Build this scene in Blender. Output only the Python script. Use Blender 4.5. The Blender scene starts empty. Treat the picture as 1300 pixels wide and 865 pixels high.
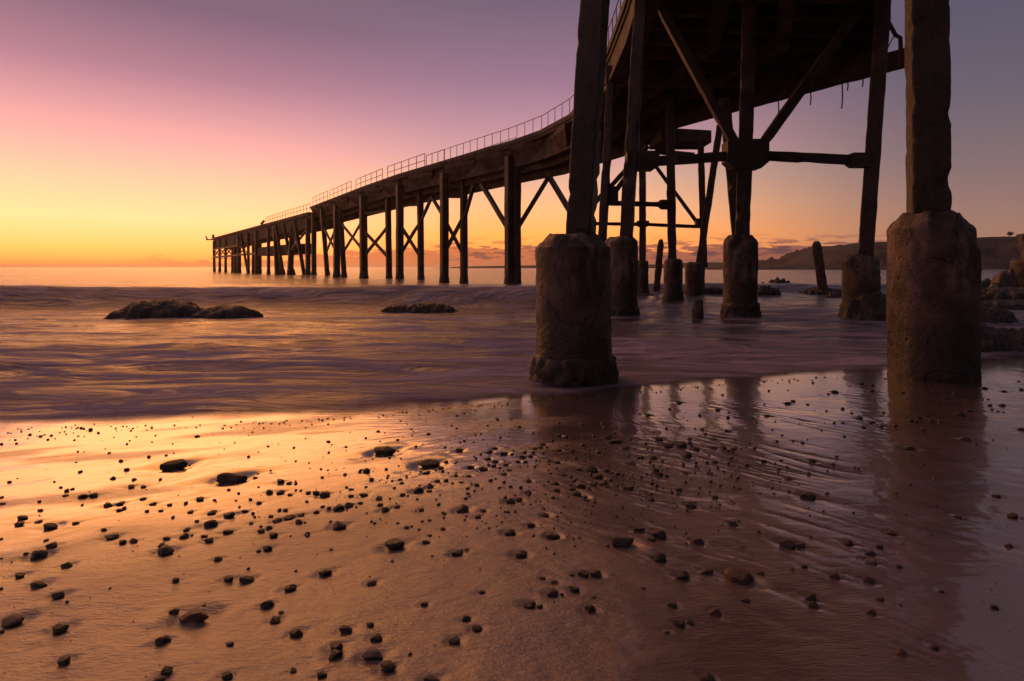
import bpy, bmesh, math, random
import numpy as np
from mathutils import Vector, Matrix, noise as mnoise

random.seed(7)
SC = bpy.context.scene
COL = SC.collection
EYE = 1.3                      # height of the lens above still water, metres
F = 750.0                      # focal length in photograph pixels (1300 wide)

def spot(px, py, D):
    """world point seen at photograph pixel (px, py) at depth D"""
    return Vector(((px - 650) / F * D, D, EYE - (py - 339) / F * D))

# ------------------------------------------------------------------ noise
def _h(ix, iy, seed):
    with np.errstate(over='ignore'):
        n = ix.astype(np.uint32) * np.uint32(374761393) + iy.astype(np.uint32) * np.uint32(668265263) + np.uint32((seed * 2246822519 + 3266489917) % 2**32)
        n = (n ^ (n >> np.uint32(13))) * np.uint32(1274126177)
        n = n ^ (n >> np.uint32(16))
    return n.astype(np.float64) / 4294967295.0 * 2 * np.pi

def noise2(x, y, seed=0):
    x = np.asarray(x, float); y = np.asarray(y, float)
    x, y = np.broadcast_arrays(x, y)
    ix = np.floor(x).astype(np.int64); iy = np.floor(y).astype(np.int64)
    fx = x - ix; fy = y - iy
    u = fx**3 * (fx * (fx * 6 - 15) + 10); v = fy**3 * (fy * (fy * 6 - 15) + 10)
    def g(a, b, dx, dy):
        t = _h(a, b, seed); return np.cos(t) * dx + np.sin(t) * dy
    n00 = g(ix, iy, fx, fy); n10 = g(ix + 1, iy, fx - 1, fy)
    n01 = g(ix, iy + 1, fx, fy - 1); n11 = g(ix + 1, iy + 1, fx - 1, fy - 1)
    return 1.45 * ((n00 * (1 - u) + n10 * u) * (1 - v) + (n01 * (1 - u) + n11 * u) * v)

def fbm(x, y, octaves=4, seed=0, gain=0.5):
    s = 0; a = 1.0
    for k in range(octaves):
        s = s + a * noise2(x * 2**k + 17.3 * k, y * 2**k - 9.1 * k, seed + k); a *= gain
    return s

def sstep(a, b, x):
    t = np.clip((x - a) / (b - a), 0, 1); return t * t * (3 - 2 * t)

# ------------------------------------------------------------------ object helpers
def link(name, verts, faces, mat, parent=None, smooth=True, sharp=0):
    me = bpy.data.meshes.new(name)
    off = parent_origin(parent)
    me.from_pydata([(v[0] - off[0], v[1] - off[1], v[2] - off[2]) for v in verts], [], faces)
    me.materials.append(mat)
    if smooth:
        me.polygons.foreach_set('use_smooth', [True] * len(me.polygons))
    me.update()
    if smooth and sharp: me.set_sharp_from_angle(angle=math.radians(sharp))
    o = bpy.data.objects.new(name, me); COL.objects.link(o)
    if parent: o.parent = parent
    return o

def parent_origin(p):
    v = Vector((0, 0, 0))
    while p is not None:
        v = v + p.location; p = p.parent
    return v

def thing(name, label, cat, loc, group=None):
    o = bpy.data.objects.new(name, None); COL.objects.link(o)
    o.location = loc; o.empty_display_size = 0.3
    tag(o, label, cat, group); return o

def tag(o, label=None, cat=None, group=None, kind=None):
    if label: o['label'] = label
    if cat: o['category'] = cat
    if group: o['group'] = group
    if kind: o['kind'] = kind
    return o

def recentre(o):
    """move a single-mesh thing's origin to the middle of its base"""
    me = o.data
    n = len(me.vertices); co = np.empty(n * 3); me.vertices.foreach_get('co', co); co = co.reshape(-1, 3)
    c = np.array([(co[:, 0].min() + co[:, 0].max()) / 2, (co[:, 1].min() + co[:, 1].max()) / 2, co[:, 2].min()])
    me.vertices.foreach_set('co', (co - c).ravel()); me.update()
    o.location = Vector(o.location) + Vector(c)
    return o

def grid_mesh(name, X, Y, Z, mat, attrs=None):
    ny, nx = Z.shape
    co = np.empty((ny, nx, 3)); co[..., 0] = X[None, :]; co[..., 1] = Y[:, None]; co[..., 2] = Z
    me = bpy.data.meshes.new(name)
    me.vertices.add(nx * ny); me.vertices.foreach_set('co', co.ravel())
    i = np.arange(nx * ny).reshape(ny, nx)
    q = np.stack([i[:-1, :-1], i[:-1, 1:], i[1:, 1:], i[1:, :-1]], -1).reshape(-1)
    nf = (nx - 1) * (ny - 1)
    me.loops.add(nf * 4); me.loops.foreach_set('vertex_index', q.astype(np.int32))
    me.polygons.add(nf)
    me.polygons.foreach_set('loop_start', np.arange(0, nf * 4, 4, dtype=np.int32))
    me.polygons.foreach_set('use_smooth', np.ones(nf, dtype=bool))
    me.update(calc_edges=True); me.validate()
    for k, a in (attrs or {}).items():
        at = me.attributes.new(k, 'FLOAT', 'POINT'); at.data.foreach_set('value', a.astype(np.float32).ravel())
    me.materials.append(mat)
    o = bpy.data.objects.new(name, me); COL.objects.link(o); return o

class MB:
    """collects vertices and faces for ONE mesh"""
    def __init__(s): s.v = []; s.f = []
    def add(s, v, f):
        b = len(s.v); s.v += [tuple(p) for p in v]; s.f += [tuple(b + i for i in q) for q in f]
    def beam(s, p0, p1, w, d, phi=None, step=None, rough=0.0, seed=0, bev=0.16):
        """rounded rectangular bar from p0 to p1; phi: clockwise turn (radians) of its width axis, None: level"""
        p0 = Vector(p0); p1 = Vector(p1); t = (p1 - p0); L = t.length; t.normalize()
        if phi is None:
            a = t.cross(Vector((0, 0, 1)))
            a = a.normalized() if a.length > 1e-3 else Vector((1, 0, 0))
        else:
            a = Vector((math.cos(phi), -math.sin(phi), 0)); a = (a - t * a.dot(t)).normalized()
        b = t.cross(a).normalized()
        c = bev
        sec = [(-1, -1 + c), (-1 + c * .3, -1 + c * .3), (-1 + c, -1), (0, -1), (1 - c, -1), (1 - c * .3, -1 + c * .3), (1, -1 + c), (1, 0),
               (1, 1 - c), (1 - c * .3, 1 - c * .3), (1 - c, 1), (0, 1), (-1 + c, 1), (-1 + c * .3, 1 - c * .3), (-1, 1 - c), (-1, 0)]
        n = max(1, int(round(L / step))) if step else 1
        V = []; Fc = []; m = len(sec)
        for k in range(n + 1):
            q = p0 + t * (L * k / n)
            for (sx, sy) in sec:
                p = q + a * (sx * w / 2) + b * (sy * d / 2)
                if rough:
                    r = a * sx + b * sy
                    e = mnoise.noise(p * 2.3 + Vector((seed * 7.1, 0, 0))) * rough + mnoise.noise(p * 9.0 + Vector((0, seed * 3.3, 0))) * rough * .8
                    ch = mnoise.noise(p * 5.0 + Vector((0, 0, seed * 5.7)))
                    if abs(sx) > .8 and abs(sy) > .8 and ch > .22: e -= rough * 2.4 * (ch - .22) * 4
                    p = p + r * e
                V.append(p)
        for k in range(n):
            for j in range(m):
                j2 = (j + 1) % m
                Fc.append((k * m + j, k * m + j2, (k + 1) * m + j2, (k + 1) * m + j))
        Fc.append(tuple(reversed(range(m)))); Fc.append(tuple(n * m + j for j in range(m)))
        s.add(V, Fc); return s
    def rod(s, pts, r, n=8):
        pts = [Vector(p) for p in pts]; V = []; Fc = []
        for k, p in enumerate(pts):
            t = (pts[min(k + 1, len(pts) - 1)] - pts[max(k - 1, 0)]).normalized()
            a = t.cross(Vector((0.13, 0.21, 1))); a = a.normalized() if a.length > 1e-3 else Vector((1, 0, 0)); b = t.cross(a)
            rr = r[k] if isinstance(r, (list, tuple)) else r
            for j in range(n):
                g = 2 * math.pi * j / n; V.append(p + a * (rr * math.cos(g)) + b * (rr * math.sin(g)))
        for k in range(len(pts) - 1):
            for j in range(n):
                j2 = (j + 1) % n; Fc.append((k * n + j, k * n + j2, (k + 1) * n + j2, (k + 1) * n + j))
        Fc.append(tuple(reversed(range(n)))); Fc.append(tuple((len(pts) - 1) * n + j for j in range(n)))
        s.add(V, Fc); return s
    def strip(s, left, right, z0, z1):
        """a slab between two plan polylines; z0/z1 a number or a list per station"""
        n = len(left); V = []
        for k in range(n):
            a = z0[k] if isinstance(z0, (list, tuple)) else z0; b = z1[k] if isinstance(z1, (list, tuple)) else z1
            V += [(left[k][0], left[k][1], a), (right[k][0], right[k][1], a), (right[k][0], right[k][1], b), (left[k][0], left[k][1], b)]
        Fc = []
        for k in range(n - 1):
            for j in range(4):
                j2 = (j + 1) % 4; Fc.append((k * 4 + j, k * 4 + j2, (k + 1) * 4 + j2, (k + 1) * 4 + j))
        Fc.append((3, 2, 1, 0)); m = (n - 1) * 4; Fc.append((m, m + 1, m + 2, m + 3))
        s.add(V, Fc); return s
    def build(s, name, mat, parent=None, smooth=False):
        o = link(name, s.v, s.f, mat, parent, smooth)
        bm = bmesh.new(); bm.from_mesh(o.data); bmesh.ops.recalc_face_normals(bm, faces=bm.faces); bm.to_mesh(o.data); bm.free()
        return o

# ------------------------------------------------------------------ materials
def lin(r, g, b):
    f = lambda c: c / 12.92 if c <= 0.04045 else ((c + 0.055) / 1.055) ** 2.4
    return (f(r / 255), f(g / 255), f(b / 255), 1)

class NT:
    def __init__(s, tree): s.t = tree; tree.nodes.clear()
    def n(s, typ, **kw):
        o = s.t.nodes.new(typ)
        for k, v in kw.items(): setattr(o, k, v)
        return o
    def put(s, sock, v):
        if hasattr(v, 'links') or isinstance(v, bpy.types.NodeSocket): s.t.links.new(v, sock)
        elif isinstance(v, (int, float)) and sock.type == 'RGBA': sock.default_value = (v, v, v, 1)
        else: sock.default_value = v
    def math(s, op, a, b=0.0, c=None, clamp=False):
        o = s.n('ShaderNodeMath', operation=op, use_clamp=clamp); s.put(o.inputs[0], a); s.put(o.inputs[1], b)
        if c is not None: s.put(o.inputs[2], c)
        return o.outputs[0]
    def rng(s, v, a, b, c=0.0, d=1.0, smooth=True):
        o = s.n('ShaderNodeMapRange', interpolation_type='SMOOTHSTEP' if smooth else 'LINEAR')
        s.put(o.inputs[0], v)
        for i, x in enumerate((a, b, c, d)): s.put(o.inputs[i + 1], x)
        return o.outputs[0]
    def mix(s, fac, a, b, blend='MIX'):
        o = s.n('ShaderNodeMix', data_type='RGBA', blend_type=blend); s.put(o.inputs[0], fac); s.put(o.inputs[6], a); s.put(o.inputs[7], b)
        return o.outputs[2]
    def noise(s, vec, scale, detail=4, rough=0.55, dist=0.0):
        o = s.n('ShaderNodeTexNoise'); s.t.links.new(vec, o.inputs['Vector'])
        o.inputs['Scale'].default_value = scale; o.inputs['Detail'].default_value = detail
        o.inputs['Roughness'].default_value = rough; o.inputs['Distortion'].default_value = dist
        return o.outputs[0]
    def vor(s, vec, scale, feature='F1'):
        o = s.n('ShaderNodeTexVoronoi', feature=feature); s.t.links.new(vec, o.inputs['Vector']); o.inputs['Scale'].default_value = scale
        return o.outputs['Distance']
    def mapping(s, vec, scale=(1, 1, 1), rot=(0, 0, 0)):
        o = s.n('ShaderNodeMapping'); s.t.links.new(vec, o.inputs[0]); o.inputs['Scale'].default_value = scale; o.inputs['Rotation'].default_value = rot
        return o.outputs[0]
    def bump(s, h, strength, dist, normal=None):
        o = s.n('ShaderNodeBump'); o.inputs['Strength'].default_value = strength; o.inputs['Distance'].default_value = dist
        s.t.links.new(h, o.inputs['Height'])
        if normal is not None: s.t.links.new(normal, o.inputs['Normal'])
        return o.outputs[0]

def material(name):
    m = bpy.data.materials.new(name); m.use_nodes = True
    nt = NT(m.node_tree)
    out = nt.n('ShaderNodeOutputMaterial'); p = nt.n('ShaderNodeBsdfPrincipled')
    nt.t.links.new(p.outputs[0], out.inputs[0])
    geo = nt.n('ShaderNodeNewGeometry')
    return m, nt, p, geo.outputs['Position']

def concrete(name, dark, light, rust, bump=0.6, crack=False, scale=1.0, rough=0.85):
    m, nt, p, P = material(name)
    n1 = nt.noise(P, 1.6 * scale, 6, .6); n2 = nt.noise(P, 9 * scale, 5, .65); n3 = nt.noise(P, 55 * scale, 3, .6)
    streak = nt.noise(nt.mapping(P, (5, 5, .55)), 1.0 * scale, 5, .6)
    c = nt.mix(nt.rng(n1, .35, .68), dark, light)
    c = nt.mix(nt.math('MULTIPLY', nt.rng(streak, .52, .72), .75), c, rust)
    c = nt.mix(nt.math('MULTIPLY', nt.rng(n2, .56, .74), .55), c, (dark[0] * .45, dark[1] * .45, dark[2] * .45, 1))
    big = nt.noise(P, .9 * scale, 3, .6)
    c = nt.mix(nt.math('MULTIPLY', nt.rng(big, .52, .62), .6), c, (dark[0] * .35, dark[1] * .33, dark[2] * .33, 1))
    h = nt.math('ADD', nt.math('MULTIPLY', n2, .7), nt.math('MULTIPLY', n3, .6))
    pit = nt.rng(nt.vor(P, 16 * scale), .05, .22)
    h = nt.math('ADD', h, nt.math('MULTIPLY', pit, .6))
    h = nt.math('ADD', h, nt.math('MULTIPLY', nt.rng(nt.vor(P, 5.5 * scale), .06, .16), .45))
    if crack:
        w = nt.n('ShaderNodeVectorMath', operation='ADD'); nt.t.links.new(P, w.inputs[0])
        no = nt.n('ShaderNodeTexNoise'); no.inputs['Scale'].default_value = 2.2; no.inputs['Detail'].default_value = 6; nt.t.links.new(P, no.inputs['Vector'])
        nt.t.links.new(no.outputs['Color'], w.inputs[1])
        cr = nt.vor(w.outputs[0], .85, 'DISTANCE_TO_EDGE')
        k = nt.rng(cr, .001, .012)
        gap = nt.math('MAXIMUM', k, nt.rng(nt.noise(P, 1.7, 2), .46, .40))
        c = nt.mix(gap, (dark[0] * .2, dark[1] * .18, dark[2] * .16, 1), c)
        h = nt.math('ADD', h, nt.math('MULTIPLY', gap, 1.2))
    ro = nt.rng(n2, .3, .7, rough - .12, rough + .08)
    if crack:      # tide mark: weed stained below an uneven line, salt bloom above it
        sp = nt.n('ShaderNodeSeparateXYZ'); nt.t.links.new(P, sp.inputs[0])
        zl = nt.math('ADD', sp.outputs[2], nt.math('MULTIPLY', nt.math('SUBTRACT', nt.noise(nt.mapping(P, (3, 3, 1.2)), 1.0, 5, .65), .5), .9))
        tide = nt.rng(zl, .78, .52); bloom = nt.math('MULTIPLY', nt.rng(zl, .8, 1.1), nt.rng(nt.noise(nt.mapping(P, (3.2, 3.2, 1.0)), 1.3, 6, .65), .50, .64))
        c = nt.mix(nt.math('MULTIPLY', bloom, .55), c, (.30, .22, .185, 1))
        c = nt.mix(nt.math('MULTIPLY', tide, .72), c, (.022, .016, .011, 1))
        ro = nt.math('MULTIPLY_ADD', tide, -.22, ro)
    nt.put(p.inputs['Base Color'], c)
    nt.put(p.inputs['Roughness'], ro)
    nt.put(p.inputs['Normal'], nt.bump(h, bump, .045))
    return m

M = {}
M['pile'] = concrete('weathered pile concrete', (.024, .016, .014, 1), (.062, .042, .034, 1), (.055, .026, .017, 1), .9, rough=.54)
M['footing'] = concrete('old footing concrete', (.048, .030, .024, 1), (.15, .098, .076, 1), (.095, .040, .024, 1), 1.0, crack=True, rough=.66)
M['deck'] = concrete('deck concrete', (.05, .033, .027, 1), (.11, .073, .056, 1), (.09, .042, .025, 1), .7)
M['soffit'] = concrete('underdeck concrete', (.05, .034, .027, 1), (.12, .08, .062, 1), (.13, .065, .038, 1), .7)  # beams and undersides, lighter tones slightly paler than the deck concrete

def simple(name, col, rough, metal=0.0, var=.35, scale=6, bump=.3):
    m, nt, p, P = material(name)
    n = nt.noise(P, scale, 5, .6)
    nt.put(p.inputs['Base Color'], nt.mix(nt.rng(n, .3, .7), tuple(c * (1 - var) for c in col[:3]) + (1,), tuple(c * (1 + var) for c in col[:3]) + (1,)))
    nt.put(p.inputs['Roughness'], rough); nt.put(p.inputs['Metallic'], metal)
    nt.put(p.inputs['Normal'], nt.bump(nt.noise(P, scale * 6, 4, .6), bump, .01))
    return m

M['rail'] = simple('galvanised railing', (.16, .14, .14), .5, .5)
M['fence'] = simple('orange painted fence', (.42, .13, .06), .6)
M['iron'] = simple('rusty iron', (.10, .05, .035), .75, .2)
M['timber'] = simple('sea worn timber', (.075, .05, .04), .8, 0, .5, 5, .8)

def rock_mat(name, a, b, rough_lo, rough_hi, scale):
    m, nt, p, P = material(name)
    n1 = nt.noise(P, scale, 6, .65); n2 = nt.noise(P, scale * 7, 4, .6)
    c = nt.mix(nt.rng(n1, .35, .68), a, b)
    c = nt.mix(nt.math('MULTIPLY', nt.rng(n2, .55, .7), .5), c, tuple(x * .4 for x in a[:3]) + (1,))
    nt.put(p.inputs['Base Color'], c)
    nt.put(p.inputs['Roughness'], nt.rng(n2, .35, .65, rough_lo, rough_hi))
    nt.put(p.inputs['Normal'], nt.bump(nt.math('ADD', n1, nt.math('MULTIPLY', n2, .6)), .6, .2 / scale))
    return m
M['reef'] = rock_mat('weed covered reef rock', (.010, .006, .004, 1), (.034, .018, .010, 1), .5, .8, 2.0)
M['boulder'] = rock_mat('brown boulder rock', (.014, .010, .009, 1), (.045, .030, .025, 1), .4, .75, 2.5)
M['mussel'] = rock_mat('mussel crust', (.012, .009, .008, 1), (.06, .035, .022, 1), .4, .8, 14)
M['hill'] = rock_mat('headland scrub and cliff', (.018, .014, .013, 1), (.045, .032, .028, 1), .95, 1.0, .05)
M['scrub'] = rock_mat('headland scrub', (.03, .03, .02, 1), (.07, .06, .04, 1), .9, 1.0, .3)

PEB = []
for k, (a, b) in enumerate([((.022, .016, .015, 1), (.07, .048, .042, 1)), ((.03, .018, .014, 1), (.09, .052, .038, 1)),
                            ((.016, .013, .014, 1), (.05, .038, .036, 1)), ((.07, .03, .018, 1), (.20, .085, .05, 1)), ((.13, .09, .075, 1), (.32, .23, .19, 1))]):
    m, nt, p, P = material('wet pebble stone %d' % k)
    oc = nt.n('ShaderNodeTexCoord').outputs['Object']
    n1 = nt.noise(oc, 2.2, 6, .65); n2 = nt.noise(oc, 14, 4, .6)
    oi = nt.n('ShaderNodeObjectInfo').outputs['Random']
    c = nt.mix(nt.rng(n1, .35, .68), a, b)
    c = nt.mix(nt.math('MULTIPLY', oi, .5), c, tuple(x * .5 for x in a[:3]) + (1,))
    nt.put(p.inputs['Base Color'], c)
    nt.put(p.inputs['Roughness'], nt.rng(n2, .35, .65, .28, .6))
    nt.put(p.inputs['Normal'], nt.bump(nt.math('ADD', n1, nt.math('MULTIPLY', n2, .4)), .5, .08))
    PEB.append(m)
# ------------------------------------------------------------------ sky and sun
SUN_AZ = math.radians(-50)          # the glow is strongest left of the frame
SX, SY = math.sin(SUN_AZ), math.cos(SUN_AZ)
w = bpy.data.worlds.new('World'); SC.world = w; w.use_nodes = True
nt = NT(w.node_tree)
out = nt.n('ShaderNodeOutputWorld'); bg = nt.n('ShaderNodeBackground'); nt.t.links.new(bg.outputs[0], out.inputs[0])
sep = nt.n('ShaderNodeSeparateXYZ'); nt.t.links.new(nt.n('ShaderNodeTexCoord').outputs['Generated'], sep.inputs[0])
dx, dy, dz = sep.outputs
hlen = nt.math('SQRT', nt.math('ADD', nt.math('MULTIPLY', dx, dx), nt.math('MULTIPLY', dy, dy)))
f = nt.math('DIVIDE', nt.math('ADD', nt.math('MULTIPLY', dx, SX), nt.math('MULTIPLY', dy, SY)), nt.math('MAXIMUM', hlen, .001))
pos = nt.math('SQRT', nt.math('MAXIMUM', dz, 0.0))
def glow(r, g, b, k=1.0):
    c = lin(r, g, b); return (c[0] * k, c[1] * 1.05, c[2], 1)      # k > 1: red brighter than the film can hold
def ramp(stops):
    r = nt.n('ShaderNodeValToRGB'); nt.t.links.new(pos, r.inputs[0]); cr = r.color_ramp
    while len(cr.elements) > 1: cr.elements.remove(cr.elements[-1])
    cr.elements[0].position = stops[0][0]; cr.elements[0].color = glow(*stops[0][1])
    for p, c in stops[1:]:
        e = cr.elements.new(p); e.color = glow(*c)
    return r.outputs[0]
A = ramp([(0, (246, 148, 58, 1.7)), (.08, (254, 184, 74, 2.2)), (.17, (255, 216, 112, 2.2)), (.266, (255, 232, 164, 1.9)), (.349, (253, 208, 170, 1.5)), (.413, (245, 180, 173, 1.2)),
          (.469, (226, 154, 164)), (.525, (178, 122, 146)), (.60, (124, 94, 120)), (.74, (118, 98, 114)), (1, (162, 132, 148))])
B = ramp([(0, (224, 114, 60, 1.3)), (.10, (250, 162, 66, 1.6)), (.229, (255, 190, 94, 1.6)), (.31, (252, 194, 136, 1.25)), (.38, (238, 180, 156)), (.43, (220, 160, 163)), (.494, (188, 137, 157)), (.551, (155, 115, 142)),
          (.64, (116, 94, 119)), (.74, (118, 98, 114)), (1, (162, 132, 148))])
Cc = ramp([(0, (196, 116, 88)), (.14, (186, 124, 98)), (.225, (168, 124, 108)), (.30, (152, 116, 113)), (.378, (130, 107, 114)), (.49, (105, 93, 111)), (.576, (91, 84, 106)), (.70, (112, 100, 118)), (1, (162, 132, 148))])
Dd = ramp([(0, (44, 36, 38)), (.3, (42, 36, 41)), (.6, (52, 44, 54)), (.75, (72, 60, 70)), (1, (162, 132, 148))])
c = nt.mix(nt.rng(f, .66, .96), B, A)
c = nt.mix(nt.rng(f, .02, .60), Cc, c)
c = nt.mix(nt.rng(f, -.45, .02), Dd, c)
# low evening clouds lying along the horizon
az = nt.math('ARCTAN2', dx, dy)
cv = nt.n('ShaderNodeCombineXYZ'); nt.put(cv.inputs[0], nt.math('MULTIPLY', az, 9.0)); nt.put(cv.inputs[1], nt.math('MULTIPLY', dz, 55.0))
cn = nt.noise(cv.outputs[0], 1.7, 7, .58)
cn_lo = nt.noise(cv.outputs[0], .45, 3, .5)
# bank on the sea horizon, ragged top
top = nt.math('MULTIPLY_ADD', nt.math('SUBTRACT', cn, .5), .07, nt.math('MULTIPLY_ADD', nt.rng(az, -.42, -.18), .022, .010))
bank = nt.rng(nt.math('SUBTRACT', top, dz), -.0006, .0022)
bank = nt.math('MULTIPLY', bank, nt.math('MULTIPLY', nt.rng(az, -.62, -.44), nt.rng(az, .62, .50)))
# puffs scattered above the bank
pn = nt.noise(nt.mapping(cv.outputs[0], (1, 1, 1)), 3.0, 6, .55)
puff = nt.math('MULTIPLY', nt.rng(pn, .50, .56), nt.math('MULTIPLY', nt.rng(dz, .004, .014), nt.rng(dz, .058, .026)))
puff = nt.math('MULTIPLY', puff, nt.math('MULTIPLY', nt.rng(az, -.20, -.02), nt.rng(az, .66, .50)))
c = nt.mix(nt.math('MULTIPLY', bank, .80), c, nt.mix(nt.rng(az, -.3, .3), lin(206, 108, 72), lin(126, 74, 76)))
c = nt.mix(nt.math('MULTIPLY', puff, .92), c, lin(100, 64, 72))
sky = nt.n('ShaderNodeTexSky', sky_type='NISHITA', sun_disc=False)
sky.sun_elevation = math.radians(2.5); sky.sun_rotation = SUN_AZ; sky.air_density = 1.6; sky.dust_density = 2.5
sc_ = nt.n('ShaderNodeVectorMath', operation='SCALE'); nt.t.links.new(sky.outputs[0], sc_.inputs[0]); sc_.inputs['Scale'].default_value = .010
add = nt.n('ShaderNodeVectorMath', operation='ADD'); nt.t.links.new(c, add.inputs[0]); nt.t.links.new(sc_.outputs[0], add.inputs[1])
nt.t.links.new(add.outputs[0], bg.inputs[0]); bg.inputs[1].default_value = 1.0

glow_lamp = bpy.data.lights.new('dusk_glow', 'SUN'); glow_lamp.energy = 1.15; glow_lamp.angle = math.radians(41); glow_lamp.color = (1.0, .34, .04)  # wide added lamp standing in for the bright dusk glow, no visible source
so = bpy.data.objects.new('dusk_glow', glow_lamp); COL.objects.link(so)
el = math.radians(27); az_l = math.radians(-27)
so.rotation_euler = Vector((math.sin(az_l) * math.cos(el), math.cos(az_l) * math.cos(el), math.sin(el))).to_track_quat('Z', 'Y').to_euler()

cam = bpy.data.cameras.new('camera'); co = bpy.data.objects.new('camera', cam); COL.objects.link(co)
co.location = (0, 0, EYE); co.rotation_euler = (math.radians(90), 0, 0)
cam.sensor_width = 36; cam.lens = 36 * F / 1300; cam.shift_y = -93.5 / 1300; cam.clip_end = 20000; cam.clip_start = .05
SC.camera = co
SC.view_settings.view_transform = 'Standard'; SC.view_settings.look = 'None'; SC.view_settings.gamma = 1; SC.view_settings.exposure = 0
SC.view_settings.use_curve_mapping = False
SC.render.engine = 'CYCLES'; SC.cycles.max_bounces = 6; SC.cycles.diffuse_bounces = 3; SC.cycles.glossy_bounces = 4; SC.cycles.volume_bounces = 0
SC.cycles.use_denoising = True; SC.cycles.use_adaptive_sampling = True; SC.cycles.adaptive_threshold = .01; SC.cycles.sample_clamp_indirect = 3

# ------------------------------------------------------------------ beach and sea heights
_sx = np.array([-400, -60, -6, -1.9, .25, 2.5, 4.3, 8, 60, 400.]); _sy = np.array([4.6, 4.6, 4.72, 4.92, 5.85, 6.65, 7.25, 8.7, 26, 120.])
def shore(x):
    return (np.interp(x - .7, _sx, _sy) + np.interp(x, _sx, _sy) + np.interp(x + .7, _sx, _sy)) / 3

def beach(x, y):
    """height of the sand without pebble scours"""
    d = shore(x) - y + .14 * noise2(x * .8, y * .3, 3) + .08 * noise2(x * 2.3, y * .6, 4) + .035 * noise2(x * 7, y * 1.5, 6)
    z = np.where(d > 0, .026 * np.minimum(d, 60), .035 * np.maximum(d, -40))
    up = sstep(.5, 2.2, d)
    z = z + up * .010 * fbm(x * .75, y * .75, 3, 11) + up * .0022 * fbm(x * 4.5, y * 4.5, 3, 21)
    # rills left by the backwash: they run down to the right on the open side under the jetty, up to the right on the other
    ca, sa = math.cos(math.radians(-47)), math.sin(math.radians(-47))
    wob = .10 * noise2(x * 1.3, y * 1.3, 41)
    u = x * ca + y * sa; v = -x * sa + y * ca + wob
    r1 = 1 - np.abs(noise2(u * .55, v * 4.2, 31)) * 2.2; r2 = fbm(u * 1.1, v * 10, 3, 33)
    mR = sstep(-.5, .9, x) * sstep(.35, 1.3, d)
    pat = sstep(-.25, .6, fbm(x * .7 + 5, y * .9, 2, 47)) * sstep(.9, 2.2, d)
    z = z + mR * (-.0065 * pat * np.clip(r1, 0, 1) ** 3 + .0020 * r2 * (.25 + .75 * pat))
    r3 = 1 - np.abs(noise2(u * .9 + 7, v * 9.5, 32)) * 2.6
    z = z - mR * .006 * sstep(-.1, .5, fbm(x * 1.1 - 3, y * 1.2, 2, 49)) * np.clip(r3, 0, 1) ** 4
    ca, sa = math.cos(math.radians(37)), math.sin(math.radians(37))
    u = x * ca + y * sa; v = -x * sa + y * ca + wob
    mL = (1 - sstep(-.6, .5, x)) * sstep(.2, 1.0, d)
    z = z + mL * (.0035 * fbm(u * .9, v * 3.0, 3, 35) + .0008 * fbm(u * 4, v * 22, 2, 37))
    return z, d

def ground_at(px, py, lift=0.0):
    """where the sight line through a photograph pixel meets the beach"""
    D = (EYE - .05) * F / max(py - 339, 1)
    for _ in range(4):
        X = (px - 650) / F * D
        z, _d = beach(np.array([X]), np.array([D])); D = (EYE - float(z[0]) - lift) * F / (py - 339)
    return (px - 650) / F * D, D, float(z[0])

def graded(lo, hi, step, far_lo, far_hi, k=1.25):
    a = list(np.arange(lo, hi + step / 2, step)); s = step; x = hi
    while x < far_hi: s *= k; x += s; a.append(min(x, far_hi))
    s = step; x = lo; b = []
    while x > far_lo: s *= k; x -= s; b.append(max(x, far_lo))
    return np.array(b[::-1] + a)
# ------------------------------------------------------------------ pebbles: tiles of (x, y, width[, label, shape]) with the tile's origin and scale
T1 = [(1108,345,175,'broad brown flat topped slab, the biggest stone on the golden sand','slab'),(770,325,36),(510,398,34),(716,436,42),(806,380,38),(850,445,36),(833,488,52),(910,490,44),(1018,446,26),(1055,293,22),(945,304,30),(693,278,26),(483,336,18),(494,268,18),(60,462,28),(386,497,24),(345,460,18),(424,518,34),(460,507,30),(418,546,42),
(525,550,66,'oval dark stone touching a rounder one on the golden sand','round'),(593,543,64,'round dark stone with a notched base touching an oval one','round'),(250,586,30),(12,560,28),(15,597,38),(258,639,38),(146,684,76,'flat dark stone with a small chip, just above a blunt black stone','flat'),(126,726,64,'blunt black stone just below a flat chipped one','round'),(243,711,50),
(325,735,100,'low wedge shaped stone with a pale lit top on the golden sand','flat'),(484,719,48),(684,607,62,'blocky dark stone, first in the row of four below the golden glare','block'),(762,597,62),(760,637,48),(788,625,30),(905,567,46),(970,599,50),(933,649,30),(1023,641,38),(1078,604,36),(1180,597,32),(1272,568,54),(1212,649,44),(1098,688,30),(1250,714,32),(658,762,46),(706,807,84,'thin low sliver of dark stone on the amber sand','flat'),(780,842,52),(850,834,58),(1060,815,52),(1168,803,64),(1217,802,28),(1290,804,36),(293,834,34),(1185,762,48),
(10,222,24),(97,195,18),(105,218,20),(60,194,12),(190,162,24),(258,172,24),(282,162,16),(326,167,24),(304,193,22),(350,186,14),(472,195,18),(497,170,18),(625,151,20),(535,172,10),(410,142,16),(466,150,10),(380,148,12),(494,117,18),(516,120,24),(575,132,34),(532,128,14),(478,100,14),(598,95,16),(1252,170,38),(823,199,16),(806,220,20),(865,174,14),(965,208,14),(1097,219,14),(522,608,20),(175,186,14),(420,158,14),(70,152,12),(182,126,14)]
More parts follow.
